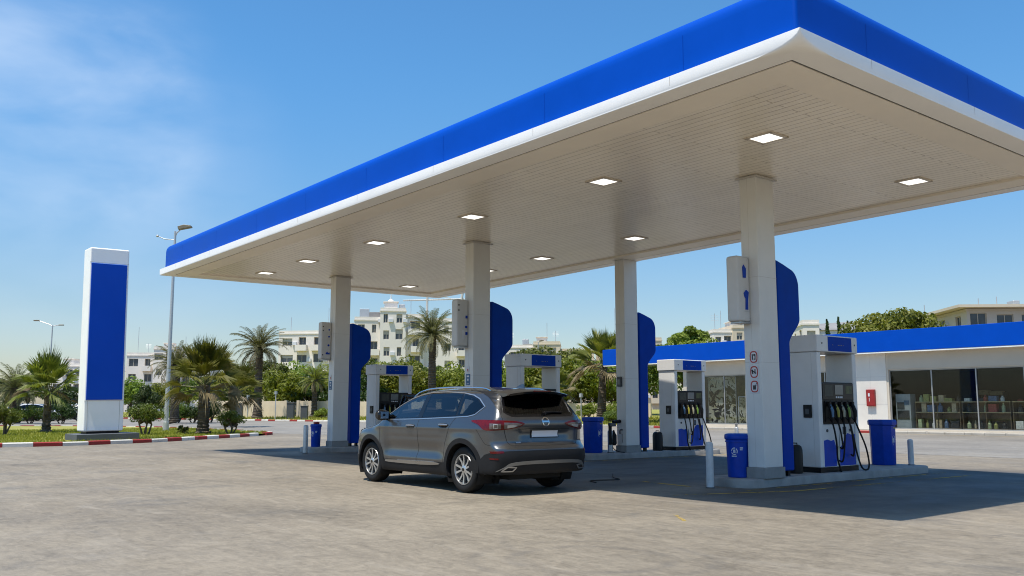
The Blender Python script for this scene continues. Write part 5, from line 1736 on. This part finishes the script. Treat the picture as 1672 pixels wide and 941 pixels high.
# projections: 2-D panel outlines to rays
CYL = 1.30
def proj_side(sgn):
    def f(A):
        n = len(A); O = np.stack([A[:, 0], np.full(n, sgn * 1.25), A[:, 1]], 1)
        return O, np.tile([0, -sgn, 0.], (n, 1))
    return f
def proj_rear(A):
    n = len(A); O = np.stack([np.full(n, -.5), A[:, 0], A[:, 1]], 1)
    return O, np.tile([1., 0, 0], (n, 1))
def proj_front(A):
    n = len(A); O = np.stack([np.full(n, 5.3), A[:, 0], A[:, 1]], 1)
    return O, np.tile([-1., 0, 0], (n, 1))
def proj_top(A):
    n = len(A); O = np.stack([A[:, 0], A[:, 1], np.full(n, 2.2)], 1)
    return O, np.tile([0, 0, -1.], (n, 1))
def proj_cyl(A):
    """A[:,0] angle in degrees round a vertical axis, 0 straight back, positive to the left"""
    th = np.radians(A[:, 0]); n = len(A)
    D = np.stack([-np.cos(th), np.sin(th), np.zeros(n)], 1)
    O = np.array([CYL, 0, 0]) + D * 1.9; O[:, 2] = A[:, 1]
    return O, -D
def resample2(poly, step, closed=True):
    out = []; n = len(poly)
    for i in range(n if closed else n - 1):
        a = np.array(poly[i], float); b = np.array(poly[(i + 1) % n], float)
        k = max(1, int(np.ceil(np.linalg.norm(b - a) / step)))
        for j in range(k): out.append(tuple(a + (b - a) * j / k))
    if not closed: out.append(tuple(poly[-1]))
    return out
def smooth2(poly, closed=True, n=5):
    return [tuple(p) for p in smooth_line([Vector(p) for p in poly], closed, n)]
def panel(name, poly, proj, m, parent, off=.004, thick=.012, step=.03, ax=1.):
    """a thin shaped panel laid over the body"""
    q = [(a * ax, b) for a, b in poly]
    bd = resample2(q, step)
    xs = [p[0] for p in bd]; zs = [p[1] for p in bd]
    pts = list(bd)
    for gx in np.arange(min(xs) + step / 2, max(xs), step):
        for gz in np.arange(min(zs) + step / 2, max(zs), step):
            if inside((gx, gz), bd): pts.append((gx, gz))
    nb = len(bd)
    r = delaunay_2d_cdt([Vector(p) for p in pts], [(i, (i + 1) % nb) for i in range(nb)], [], 1, 1e-5)
    v2 = np.array([tuple(v) for v in r[0]]); faces = [tuple(f) for f in r[2]]
    A = v2.copy(); A[:, 0] /= ax
    O, D = proj(A)
    H = hit(O, D, 1.9); G = grad(H)
    top = H + G * off
    n = len(top)
    ec = {}
    for f in faces:
        for i in range(len(f)):
            e = (f[i], f[(i + 1) % len(f)])
            ec[tuple(sorted(e))] = ec.get(tuple(sorted(e)), []) + [e]
    mb = MB(); vs = [tuple(p) for p in top]; fs = list(faces)
    idx = {}
    for k, l in ec.items():
        if len(l) == 1:
            for i in k:
                if i not in idx:
                    idx[i] = len(vs); vs.append(tuple(top[i] - G[i] * thick))
    for k, l in ec.items():
        if len(l) == 1:
            a, b = l[0]; fs.append((b, a, idx[a], idx[b]))
    mb.add(vs, fs)
    # orient the outer face outward
    o = mb.build(name, m, parent, angle=50)
    return o
def offset_line(line, wd, closed=False):
    L = [np.array(p, float) for p in line]; out = []; n = len(L)
    for i in range(n):
        a = L[(i - 1) % n] if closed or i > 0 else L[i]; b = L[(i + 1) % n] if closed or i < n - 1 else L[i]
        t = b - a; t = t / max(np.linalg.norm(t), 1e-9)
        out.append(tuple(L[i] + np.array([-t[1], t[0]]) * wd))
    return out
def strip(name, line, wd, proj, m, parent, off=.004, thick=.012, closed=False, ax=1., step=.03):
    """ribbon following a line on the body"""
    l0 = resample2([(a * ax, b) for a, b in line], step, closed)
    A, B = offset_line(l0, wd / 2, closed), offset_line(l0, -wd / 2, closed)
    n = len(l0)
    al = np.array(A + B); al[:, 0] /= ax
    O, D = proj(al); H = hit(O, D, 1.9); G = grad(H)
    T = H + G * off; L = H + G * (off - thick)
    vs = [tuple(p) for p in T] + [tuple(p) for p in L]
    fs = []
    for i in range(n if closed else n - 1):
        j = (i + 1) % n
        fs += [(i, j, n + j, n + i), (j, i, 2 * n + i, 2 * n + j), (n + i, n + j, 3 * n + j, 3 * n + i)]
    if not closed:
        fs += [(0, n, 3 * n, 2 * n), (n - 1, 3 * n - 1, 4 * n - 1, 2 * n - 1)]
    return MB().add(vs, fs).build(name, m, parent, angle=50)

def paint_mat(name, col):
    m, nt, b = nt_new(name)
    f = noise(nt, coords(nt, 'Object'), 900, 1)
    b.inputs['Base Color'].default_value = (*col, 1)
    nt.links.new(ramp(nt, f, [(.3, tuple(c * .8 for c in col)), (.7, tuple(c * 1.2 for c in col))]), b.inputs['Base Color'])
    b.inputs['Metallic'].default_value = .82
    b.inputs['Roughness'].default_value = .34
    b.inputs['Coat Weight'].default_value = .9
    b.inputs['Coat Roughness'].default_value = .04
    dd = noise(nt, coords(nt, 'Object'), 2.2, 5)
    nt.links.new(mth(nt, 'MULTIPLY_ADD', dd, .10, .26), b.inputs['Roughness'])
    return m
CARP = paint_mat('grey metallic paint', (.104, .106, .110))
CLAD = mat('dark grey cladding', (.014, .014, .015), .6, var=.1, scale=20, bmp=.05, spec=.22)
SATB = mat('satin black trim', (.008, .008, .009), .45, var=.1, spec=.3)
GBLACK = mat('gloss black', (.006, .006, .007), .08, var=.05)
CGLASS = glass_mat('car glass', (.50, .54, .55), 1.6)
CGLASSD = glass_mat('tinted car glass', (.26, .27, .275), 1.2)
LRED = mat('tail lamp red', (.095, .002, .0015), .18, var=.3, scale=26, coat=.2, spec=.3)
LDARK = mat('tail lamp smoked', (.10, .075, .065), .12, var=.3, scale=30, coat=.6)
LCLEAR = mat('clear lamp', (.5, .48, .45), .12, .3, var=.1)
SKID = mat('dull skid trim', (.24, .24, .235), .4, .7, var=.05)
TRIM = mat('brushed window trim', (.55, .55, .54), .3, .9, var=.03)
SILV = mat('silver trim', (.42, .42, .42), .3, .85, var=.05)
SEATM = mat('dark seat cloth', (.03, .03, .032), .85, var=.15, scale=20)
LINEM = mat('panel gap', (.006, .006, .006), .7)

WIN_FRONT = [(3.40, 1.140), (2.99, 1.372), (2.76, 1.465), (2.54, 1.527), (2.335, 1.558), (2.30, 1.165)]
WIN_REAR = [(2.215, 1.170), (2.245, 1.564), (1.80, 1.572), (1.30, 1.550), (1.245, 1.205)]
WIN_QTR = [(1.195, 1.210), (1.245, 1.543), (1.02, 1.512), (.84, 1.455), (.66, 1.345), (.80, 1.240), (.92, 1.217)]
DLO = [(3.47, 1.12), (3.0, 1.392), (2.77, 1.487), (2.54, 1.549), (2.25, 1.588), (1.80, 1.594), (1.28, 1.570), (1.0, 1.532), (.82, 1.475), (.612, 1.35), (.77, 1.222), (.92, 1.194), (1.25, 1.180), (2.3, 1.143)]
RW = [(-.58, 1.225), (.58, 1.225), (.655, 1.27), (.60, 1.42), (.53, 1.53), (-.53, 1.53), (-.60, 1.42), (-.655, 1.27)]
def shrink(poly, d):
    return offset_line(poly, d, True)
def area(p): return sum(p[i - 1][0] * p[i][1] - p[i][0] * p[i - 1][1] for i in range(len(p)))
def inset(poly, d): return offset_line(poly, d if area(poly) > 0 else -d, True)

def make_suv(label):
    car = thing('suv_car', label, 'car', (0, 0, 0))
    # --- body shell grown over a box grid
    nx, ny, nz = 210, 76, 70
    x0, x1, yh, z0, z1 = -.15, 5.0, 1.12, .1, 1.85
    gx, gy, gz = np.linspace(x0, x1, nx + 1), np.linspace(-yh, yh, ny + 1), np.linspace(z0, z1, nz + 1)
    vid = {}; V = []; F = []
    def vi(i, j, k):
        t_ = (i, j, k)
        if t_ not in vid:
            vid[t_] = len(V); V.append((gx[i], gy[j], gz[k]))
        return vid[t_]
    for j in range(ny):
        for k in range(nz):
            F.append((vi(0, j, k), vi(0, j, k + 1), vi(0, j + 1, k + 1), vi(0, j + 1, k)))
            F.append((vi(nx, j, k), vi(nx, j + 1, k), vi(nx, j + 1, k + 1), vi(nx, j, k + 1)))
    for i in range(nx):
        for k in range(nz):
            F.append((vi(i, 0, k), vi(i + 1, 0, k), vi(i + 1, 0, k + 1), vi(i, 0, k + 1)))
            F.append((vi(i, ny, k), vi(i, ny, k + 1), vi(i + 1, ny, k + 1), vi(i + 1, ny, k)))
        for j in range(ny):
            F.append((vi(i, j, 0), vi(i, j + 1, 0), vi(i + 1, j + 1, 0), vi(i + 1, j, 0)))
            F.append((vi(i, j, nz), vi(i + 1, j, nz), vi(i + 1, j + 1, nz), vi(i, j + 1, nz)))
    V = np.array(V)
    core = np.stack([np.clip(V[:, 0], 1.0, 3.7), np.zeros(len(V)), np.full(len(V), .72)], 1)
    D = V - core
    Q = bisect(core, D, 0., 1.3)
    cen = np.array([Q[list(f)].mean(0) for f in F])
    nrm = grad(cen)
    keep = []
    wf, wr, wq, rw = inset(WIN_FRONT, .018), inset(WIN_REAR, .018), inset(WIN_QTR, .018), inset(RW, .02)
    for i, c in enumerate(cen):
        x, y, z = c
        ok = True
        if abs(y) > .35 and abs(nrm[i][1]) > .35 and 1.05 < z < 1.62 and .5 < x < 3.5:
            if inside((x, z), wf) or inside((x, z), wr) or inside((x, z), wq): ok = False
        if ok and x < .8 and nrm[i][0] < -.3 and inside((y, z), rw): ok = False
        if ok and 2.55 < x < 3.75 and nrm[i][2] > .2 and abs(y) < .74 - .10 * (3.6 - x) and 1.13 < z < 1.56 and 2.98 < x < 3.58: ok = False
        if ok and abs(y) > .5 and min(math.hypot(x - WR, z - WZ), math.hypot(x - WF, z - WZ)) < .425: ok = False
        if ok: keep.append(F[i])
    body = MB().add([tuple(p) for p in Q], keep).build('body', CARP, car, angle=60, recalc=False)
    body.data.polygons.foreach_set('use_smooth', [True] * len(body.data.polygons))
    # --- glass and its black frames
    for s in (1, -1):
        pj = proj_side(s)
        for nm, poly, g in (('front_side_window', WIN_FRONT, CGLASS), ('rear_side_window', WIN_REAR, CGLASSD), ('quarter_window', WIN_QTR, CGLASSD)):
            wd = strip(nm, poly, .05, pj, GBLACK, car, .003, .02, True)
            panel('pane', inset(poly, .004), pj, g, wd, .0045, .006)
        panel('pillar_trim', [(2.20, 1.16), (2.32, 1.16), (2.352, 1.57), (2.228, 1.58)], pj, GBLACK, car, .006)
        panel('mirror_base', [(3.47, 1.128), (3.33, 1.128), (3.27, 1.235), (3.30, 1.245)], pj, GBLACK, car, .007)
        strip('window_trim', DLO, .015, pj, TRIM, car, .007, .014, True)
        # door gaps
        for nm, ln in (('door_gap', [(3.52, 1.10), (3.50, .80), (3.40, .55), (3.36, .30)]), ('door_gap', [(2.27, 1.13), (2.26, .75), (2.29, .45), (2.25, .30)]),
                       ('door_gap', [(1.22, 1.17), (1.30, 1.06), (1.40, .86), (1.47, .70), (1.50, .5), (1.52, .30)]), ('door_gap', [(3.53, 1.10), (3.62, 1.115)])):
            strip(nm, smooth2(ln, False), .008, pj, LINEM, car, .0012, .003)
        strip('fuel_flap_gap' if s < 0 else 'bumper_gap', smooth2([(.62, 1.0), (.52, .88), (.42, .78), (.30, .755)], False), .007, pj, LINEM, car, .0012, .003)
        strip('bonnet_gap', smooth2([(3.62, 1.09), (4.0, 1.03), (4.35, .955)], False), .008, pj, LINEM, car, .0012, .003)
        # door handles
        for hx, hz in ((2.48, 1.02), (1.50, 1.045)):
            cup = panel('handle_cup', smooth2([(hx - .12, hz), (hx - .09, hz - .035), (hx + .09, hz - .03), (hx + .11, hz + .005), (hx + .08, hz + .032), (hx - .09, hz + .032)]), pj, GBLACK, car, .002, .006)
            A = np.array([[hx - .12, hz + .012], [hx - .06, hz + .016], [hx + .06, hz + .014], [hx + .12, hz + .008]])
            O, D_ = pj(A); H = hit(O, D_); off = [.008, .045, .045, .010]
            MB().tube([tuple(h + np.array([0, s * o_, 0])) for h, o_ in zip(H, off)], [.012, .016, .016, .012], 8).build('door_handle', SILV, car)
        # cladding: arches, sills
        for wx in (WR, WF):
            pts = [(wx + .452 * math.cos(a), WZ + .452 * math.sin(a)) for a in np.linspace(rad(-24), rad(204), 48)]
            strip('arch_cladding', pts, .075, pj, CLAD, car, .010, .05)
            # inner wheel well
            seg = 28; mb = MB(); vs = []
            for k in range(seg + 1):
                a = rad(-30) + rad(240) * k / seg
                for yy in (.93, .52): vs.append((wx + .43 * math.cos(a), s * yy, WZ + .43 * math.sin(a)))
            mb.add(vs, [(2 * k, 2 * k + 2, 2 * k + 3, 2 * k + 1) for k in range(seg)])
            mb.add([(wx + .44 * math.cos(rad(-30) + rad(240) * k / seg), s * .52, WZ + .44 * math.sin(rad(-30) + rad(240) * k / seg)) for k in range(seg + 1)], [tuple(range(seg + 1))])
            mb.build('wheel_well', RUBBER, car)
        panel('sill_cladding', [(1.40, .25), (3.44, .25), (3.405, .40), (3.37, .435), (1.46, .455), (1.43, .40)], pj, CLAD, car, .010, .03)
        panel('sill_insert', smooth2([(1.62, .418), (1.75, .452), (2.27, .452), (3.2, .432), (3.28, .415), (3.2, .392), (2.2, .39)], True, 3), pj, SILV if s > 0 else SILV, car, .016, .02)
        panel('front_bumper_side', [(4.28, .25), (4.62, .25), (4.66, .52), (4.50, .46), (4.31, .48)], pj, CLAD, car, .008, .02)
        # mirrors
        mb = MB(); rows = []
        for yy, sx, sz in ((.90, .04, .05), (.97, .075, .085), (1.05, .085, .098), (1.11, .075, .09), (1.145, .05, .06)):
            rows.append([(3.27 + sx * math.cos(a) * (1 if abs(math.cos(a)) < .7 else 1.0), s * yy, 1.205 + sz * math.sin(a) + .0) for a in np.linspace(0, 2 * PI, 17)[:-1]])
        mb.add([p for r_ in rows for p in r_], [(i * 16 + k, i * 16 + (k + 1) % 16, (i + 1) * 16 + (k + 1) % 16, (i + 1) * 16 + k) for i in range(4) for k in range(16)] + [tuple(range(16)), tuple(range(64, 80))])
        mi = mb.build('side_mirror', GBLACK, car)
        MB().box(3.19, 3.197, min(s * .96, s * 1.11), max(s * .96, s * 1.11), 1.145, 1.265).build('mirror_glass', CHROME, mi, smooth=False)
        MB().tube([(3.30, s * .86, 1.13), (3.28, s * .96, 1.15)], .035, 8).build('mirror_arm', GBLACK, mi)
        # roof rails
        xs = np.linspace(.75, 2.95, 24)
        ys = s * (.60 - .05 * np.clip((1.3 - xs) / .6, 0, 1))
        A = np.stack([xs, ys], 1); O, D_ = proj_top(A); H = hit(O, D_)
        lift = .045 * np.clip(np.minimum(xs - .75, 2.95 - xs) / .22, 0, 1) ** .6
        MB().tube([(h[0], h[1], h[2] + l) for h, l in zip(H, lift)], .017, 8).build('roof_rail', CHROME, car)
        # tail lamps: red wing, smoked middle
        red = panel('tail_lamp', [(s * a, b) for a, b in smooth2([(60, 1.125), (52, 1.070), (46.5, 0.995), (41, 0.985), (34, 0.995), (28, 1.015), (23, 1.040), (18.5, 1.085), (23, 1.118), (32, 1.133), (42, 1.142), (52, 1.142)], True, 4)], proj_cyl, LRED, car, .012, .03, .025, .021)
        panel('smoked_lens', [(s * a, b) for a, b in [(33.0, 1.012), (27.5, 1.030), (22.5, 1.053), (20.5, 1.078), (24, 1.095), (33, 1.102)]], proj_cyl, LDARK, red, .015, .008, .02, .021)
        panel('clear_lens', [(s * a, b) for a, b in [(42.0, 1.005), (35.0, 1.013), (35, 1.085), (42, 1.090)]], proj_cyl, LDARK, red, .015, .008, .02, .021)
        strip('light_bar', [(s * a, b) for a, b in [(39.5, 1.018), (37, 1.022), (37, 1.075), (39.5, 1.078)]], .007, proj_cyl, LCLEAR, red, .019, .006, True, .021)
        panel('reversing_lens', [(s * a, b) for a, b in [(31, 1.025), (26.5, 1.040), (24, 1.058), (25.5, 1.070), (31, 1.066)]], proj_cyl, LCLEAR, red, .018, .006, .02, .021)
        panel('bumper_reflector', [(s * a, b) for a, b in [(41, 0.635), (33, 0.645), (33.5, 0.675), (42, 0.670)]], proj_cyl, LRED, car, .014, .02, .02, .021)
        panel('bumper_reflector', [(s * a, b) for a, b in [(41.5, 0.545), (36, 0.545), (36.5, 0.568), (42, 0.570)]], proj_cyl, LRED, car, .017, .02, .02, .021)
        # black corner beside the rear window
        panel('window_wing', [(s * a, b) for a, b in [(.565, 1.590), (.64, 1.445), (.70, 1.270), (.742, 1.215), (.735, 1.345), (.66, 1.545), (.61, 1.610)]][::s], proj_rear, SATB, car, .005)
        # headlamp wrap
        panel('headlamp', [(4.32, .86), (4.50, .80), (4.60, .84), (4.50, .92), (4.28, .955)], pj, LCLEAR, car, .008)
    # --- rear end
    rwin = strip('rear_window', RW, .06, proj_rear, GBLACK, car, .003, .02, True)
    panel('pane', inset(RW, .004), proj_rear, CGLASSD, rwin, .0045, .006, .04)
    # spoiler lip over the rear window
    mb = MB(); n = 26; rows = []
    for k in range(n + 1):
        y = -.60 + 1.2 * k / n; e = (abs(y) / .62) ** 2
        rows.append([(.56 + .05 * e, y, 1.632 - .055 * e), (.20 + .10 * e, y, 1.607 - .06 * e), (.175 + .10 * e, y, 1.592 - .06 * e), (.19 + .10 * e, y, 1.572 - .06 * e), (.44 + .08 * e, y, 1.535 - .055 * e)])
    mb.add([p for r_ in rows for p in r_], [(i * 5 + k, (i + 1) * 5 + k, (i + 1) * 5 + k + 1, i * 5 + k + 1) for i in range(n) for k in range(4)] + [(0, 1, 2, 3, 4), tuple(range(n * 5, n * 5 + 5))])
    sp = mb.build('spoiler', CARP, car)
    mb = MB()
    for k in range(20):
        y0_, y1_ = -.56 + 1.12 * k / 20, -.56 + 1.12 * (k + 1) / 20
        e0, e1 = (abs(y0_) / .62) ** 2, (abs(y1_) / .62) ** 2
        mb.add([(.172 + .10 * e0, y0_, 1.596 - .06 * e0), (.172 + .10 * e1, y1_, 1.596 - .06 * e1), (.184 + .10 * e1, y1_, 1.562 - .06 * e1), (.184 + .10 * e0, y0_, 1.562 - .06 * e0),
                (.44 + .08 * e0, y0_, 1.528 - .055 * e0), (.44 + .08 * e1, y1_, 1.528 - .055 * e1)], [(0, 1, 2, 3), (3, 2, 5, 4)])
    mb.build('spoiler_edge', GBLACK, sp)
    MB().box(.163, .19, -.16, .16, 1.586, 1.604).build('brake_lamp', LRED, car, smooth=False)
    # wiper
    A = np.array([[.0, 1.235], [-.05, 1.262], [-.2, 1.268], [-.40, 1.262]]); O, D_ = proj_rear(A); H = hit(O, D_)
    MB().tube([tuple(h + np.array([-.03, 0, 0])) for h in H], [.028, .024, .013, .010], 6).build('wiper', BLACK, car)
    # tailgate gap lines
    strip('tailgate_gap', smooth2([(-.74, 1.2), (-.73, 1.05), (-.70, .89), (-.66, .785), (-.55, .758), (0, .75), (.55, .758), (.66, .785), (.70, .89), (.73, 1.05), (.74, 1.2)], False), .009, proj_rear, LINEM, car, .0014, .004)
    strip('tailgate_crease', [(-.50, 1.003), (-.2, 1.010), (.2, 1.010), (.50, 1.003)], .010, proj_rear, LINEM, car, .001, .004)
    # number plate and emblem
    pl = panel('number_plate', [(-.26, 0.870), (.26, 0.870), (.26, 0.990), (-.26, 0.990)], proj_rear, PLATEW, car, .014, .02)
    strip('plate_frame', [(-.26, 0.870), (.26, 0.870), (.26, 0.990), (-.26, 0.990)], .012, proj_rear, GBLACK, pl, .018, .02, True)
    ec = 1.115
    strip('emblem', [(.062 * math.cos(a), ec + .062 * math.sin(a)) for a in np.linspace(0, 2 * PI, 29)[:-1]], .016, proj_rear, CHROME, car, .014, .012, True, step=.02)
    panel('emblem_bar', [(-.066, ec - .012), (.066, ec - .012), (.066, ec + .012), (-.066, ec + .012)], proj_rear, CHROME, car, .017, .012)
    strip('model_badge', [(.54, .80), (.46, .80)], .022, proj_rear, SILV, car, .006, .006)
    # bumper: black lower half, silver skid, exhaust
    panel('bumper_cladding', [(62, .33), (62, .50), (50, .53), (46, .615), (40, .66), (30, .675), (0, .682), (-30, .675), (-40, .66), (-46, .615), (-50, .53), (-62, .50), (-62, .33)], proj_cyl, CLAD, car, .012, .04, .03, .021)
    panel('skid_plate', [(s_, b) for s_, b in smooth2([(38, 0.365), (33, 0.435), (26, 0.510), (0, 0.527), (-26, 0.510), (-33, 0.435), (-38, 0.365), (-26, 0.460), (0, 0.475), (26, 0.460)], True, 4)], proj_cyl, SKID, car, .020, .03, .02, .021)
    for s in (1, -1):
        strip('exhaust_trim', [(s * a, b) for a, b in [(35, 0.373), (28, 0.375), (25.5, 0.430), (31, 0.437)]], .016, proj_cyl, SILV, car, .022, .02, True, .021)
    # front end
    panel('grille', smooth2([(-.48, .58), (.48, .58), (.52, .74), (.42, .86), (-.42, .86), (-.52, .74)], True, 3), proj_front, GBLACK, car, .006)
    panel('front_lower_cladding', [(-.75, .26), (.75, .26), (.72, .44), (-.72, .44)], proj_front, CLAD, car, .008)
    strip('windscreen', [(-.62, 1.16), (.62, 1.16), (.60, 1.36), (.53, 1.545), (-.53, 1.545), (-.60, 1.36)], .07, proj_front, GBLACK, car, .003, .02, True)
    panel('windscreen_glass', [(-.60, 1.18), (.60, 1.18), (.58, 1.36), (.51, 1.53), (-.51, 1.53), (-.58, 1.36)], proj_front, CGLASS, car, .006, .006, .05)
    # shark fin
    MB().add([(.62, -.02, 1.652), (.62, .02, 1.652), (.84, .018, 1.664), (.84, -.018, 1.664), (.635, 0, 1.725), (.68, 0, 1.72)], [(0, 1, 4), (1, 2, 5, 4), (2, 3, 5), (3, 0, 4, 5), (0, 3, 2, 1)]).build('antenna_fin', CARP, car)
    # --- underbody and cabin
    MB().box(.35, 4.55, -.50, .50, .22, .42).build('underbody', RUBBER, car, smooth=False)
    MB().box(.55, 3.6, -.80, .80, .45, .50).build('cabin_floor', SEATM, car, smooth=False)
    def seat(x, y, wd):
        mb = MB().box(x - .02, x + .46, y - wd / 2, y + wd / 2, .62, .80)
        st = mb.build('seat', SEATM, car, bevel=.05)
        g = MB().prism([(x, .74), (x + .14, .74), (x - .03, 1.27), (x - .14, 1.26)], lambda a, b, d: (a, d, b), y - wd / 2, y + wd / 2); g.build('seat_back', SEATM, st, bevel=.05)
        return st
    for y in (.38, -.38):
        st = seat(2.35, y, .52)
        MB().box(2.16, 2.26, y - .13, y + .13, 1.30, 1.50).build('headrest', SEATM, st, bevel=.04)
    st = seat(1.42, 0, 1.25)
    for y in (.40, -.40):
        MB().box(1.24, 1.33, y - .13, y + .13, 1.26, 1.42).build('headrest', SEATM, st, bevel=.04)
    MB().box(3.05, 3.62, -.72, .72, .85, 1.10).build('dashboard', SEATM, car, bevel=.06)
    ring = [(3.02 + .04 * math.sin(a), .38 + .185 * math.cos(a), 1.03 + .175 * math.sin(a)) for a in np.linspace(0, 2 * PI, 25)]
    MB().tube(ring, .016, 6, caps=False).build('steering_wheel', BLACK, car)
    # --- wheels
    def wheel(x, s):
        w_ = thing('wheel', None, None); w_.parent = car
        w_.location = (x, s * .80, WZ)
        if s < 0: w_.rotation_euler = (0, 0, PI)
        del_keys = [k for k in ('label', 'category', 'group') if k in w_]
        for k in del_keys: del w_[k]
        R_ = .362
        MB().lathe([(.235, -.10), (.26, -.112), (.31, -.118), (.340, -.108), (.356, -.085), (R_, -.05), (R_, .05), (.356, .085), (.340, .108), (.31, .118), (.26, .112), (.242, .10)], 48, 'Y', caps=False).build('tyre', RUBBER, w_, angle=60)
        MB().lathe([(.245, .104), (.240, .112), (.228, .112), (.222, .10), (.215, .04), (.21, -.09), (.238, -.10)], 40, 'Y', caps=False).build('rim', SILV, w_)
        MB().lathe([(.20, -.02), (.20, -.01), (.0, -.01)], 30, 'Y', caps=False).build('brake_disc', DARKG, w_)
        sp_ = MB()
        for k in range(5):
            for dl in (-.29, .29):
                a0 = 2 * PI * k / 5 + dl * .75; a1 = 2 * PI * k / 5 + dl
                p = [(.05, a0, .017, .100), (.13, (a0 + a1) / 2, .014, .092), (.226, a1, .018, .104)]
                vs = []
                for r_, a, hw, yy in p:
                    c, s2 = math.cos(a), math.sin(a)
                    for t_, dy in ((-hw, 0), (hw, 0), (hw * .8, -.03), (-hw * .8, -.03)):
                        vs.append((c * r_ - s2 * t_, yy + dy, s2 * r_ + c * t_))
                sp_.add(vs, [(i * 4 + q, i * 4 + (q + 1) % 4, i * 4 + 4 + (q + 1) % 4, i * 4 + 4 + q) for i in range(2) for q in range(4)])
        sp_.lathe([(.06, .07), (.062, .10), (.045, .108), (.0, .11)], 20, 'Y', caps=False)
        sp_.build('spokes', ALLOY, w_, angle=30)
        MB().lathe([(.027, .108), (.027, .114), (.0, .116)], 14, 'Y', caps=False).build('hub_cap', GBLACK, w_)
        MB().lathe([(.212, -.02), (.212, -.015), (.0, -.015)], 30, 'Y', caps=False).build('wheel_shade', BLACK, w_)
    for x in (WR, WF):
        for s in (1, -1): wheel(x, s)
    return car
ALLOY = mat('machined alloy', (.55, .55, .54), .28, .8, var=.04, scale=20)
suv = make_suv('dark grey SUV with roof rails parked in front of the pumps')
suv.location = (-11.43, 10.06, 0)
suv.rotation_euler = (0, 0, rad(179.6))
suv.scale = (1.045, 1.105, 1.045)

# parked cars far off at the left, glimpsed between the shrubs
def far_car(loc, rz, label, m):
    c = copy_tree(suv); c.location = loc; c.rotation_euler = (0, 0, rz); c['label'] = label; c['group'] = 'cars parked far behind the palms'
    for o in c.children_recursive:
        if o.type == 'MESH' and o.data.materials and o.data.materials[0] == CARP:
            o.material_slots[0].link = 'OBJECT'; o.material_slots[0].material = m
far_car(pxs(20, 92, 0), rad(100), 'white car parked far off at the left edge, behind the shrub', mat('white car paint', (.7, .7, .7), .3, coat=.5))
far_car(pxs(45, 96, 0), rad(120), 'silver car parked far off, between the left shrub and the palm trunk', mat('silver car paint', (.4, .41, .42), .3, .5, coat=.5))
far_car(pxs(118, 94, 0), rad(75), 'pale car parked far off, just left of the pylon foot', mat('pale car paint', (.58, .58, .56), .3, coat=.5))
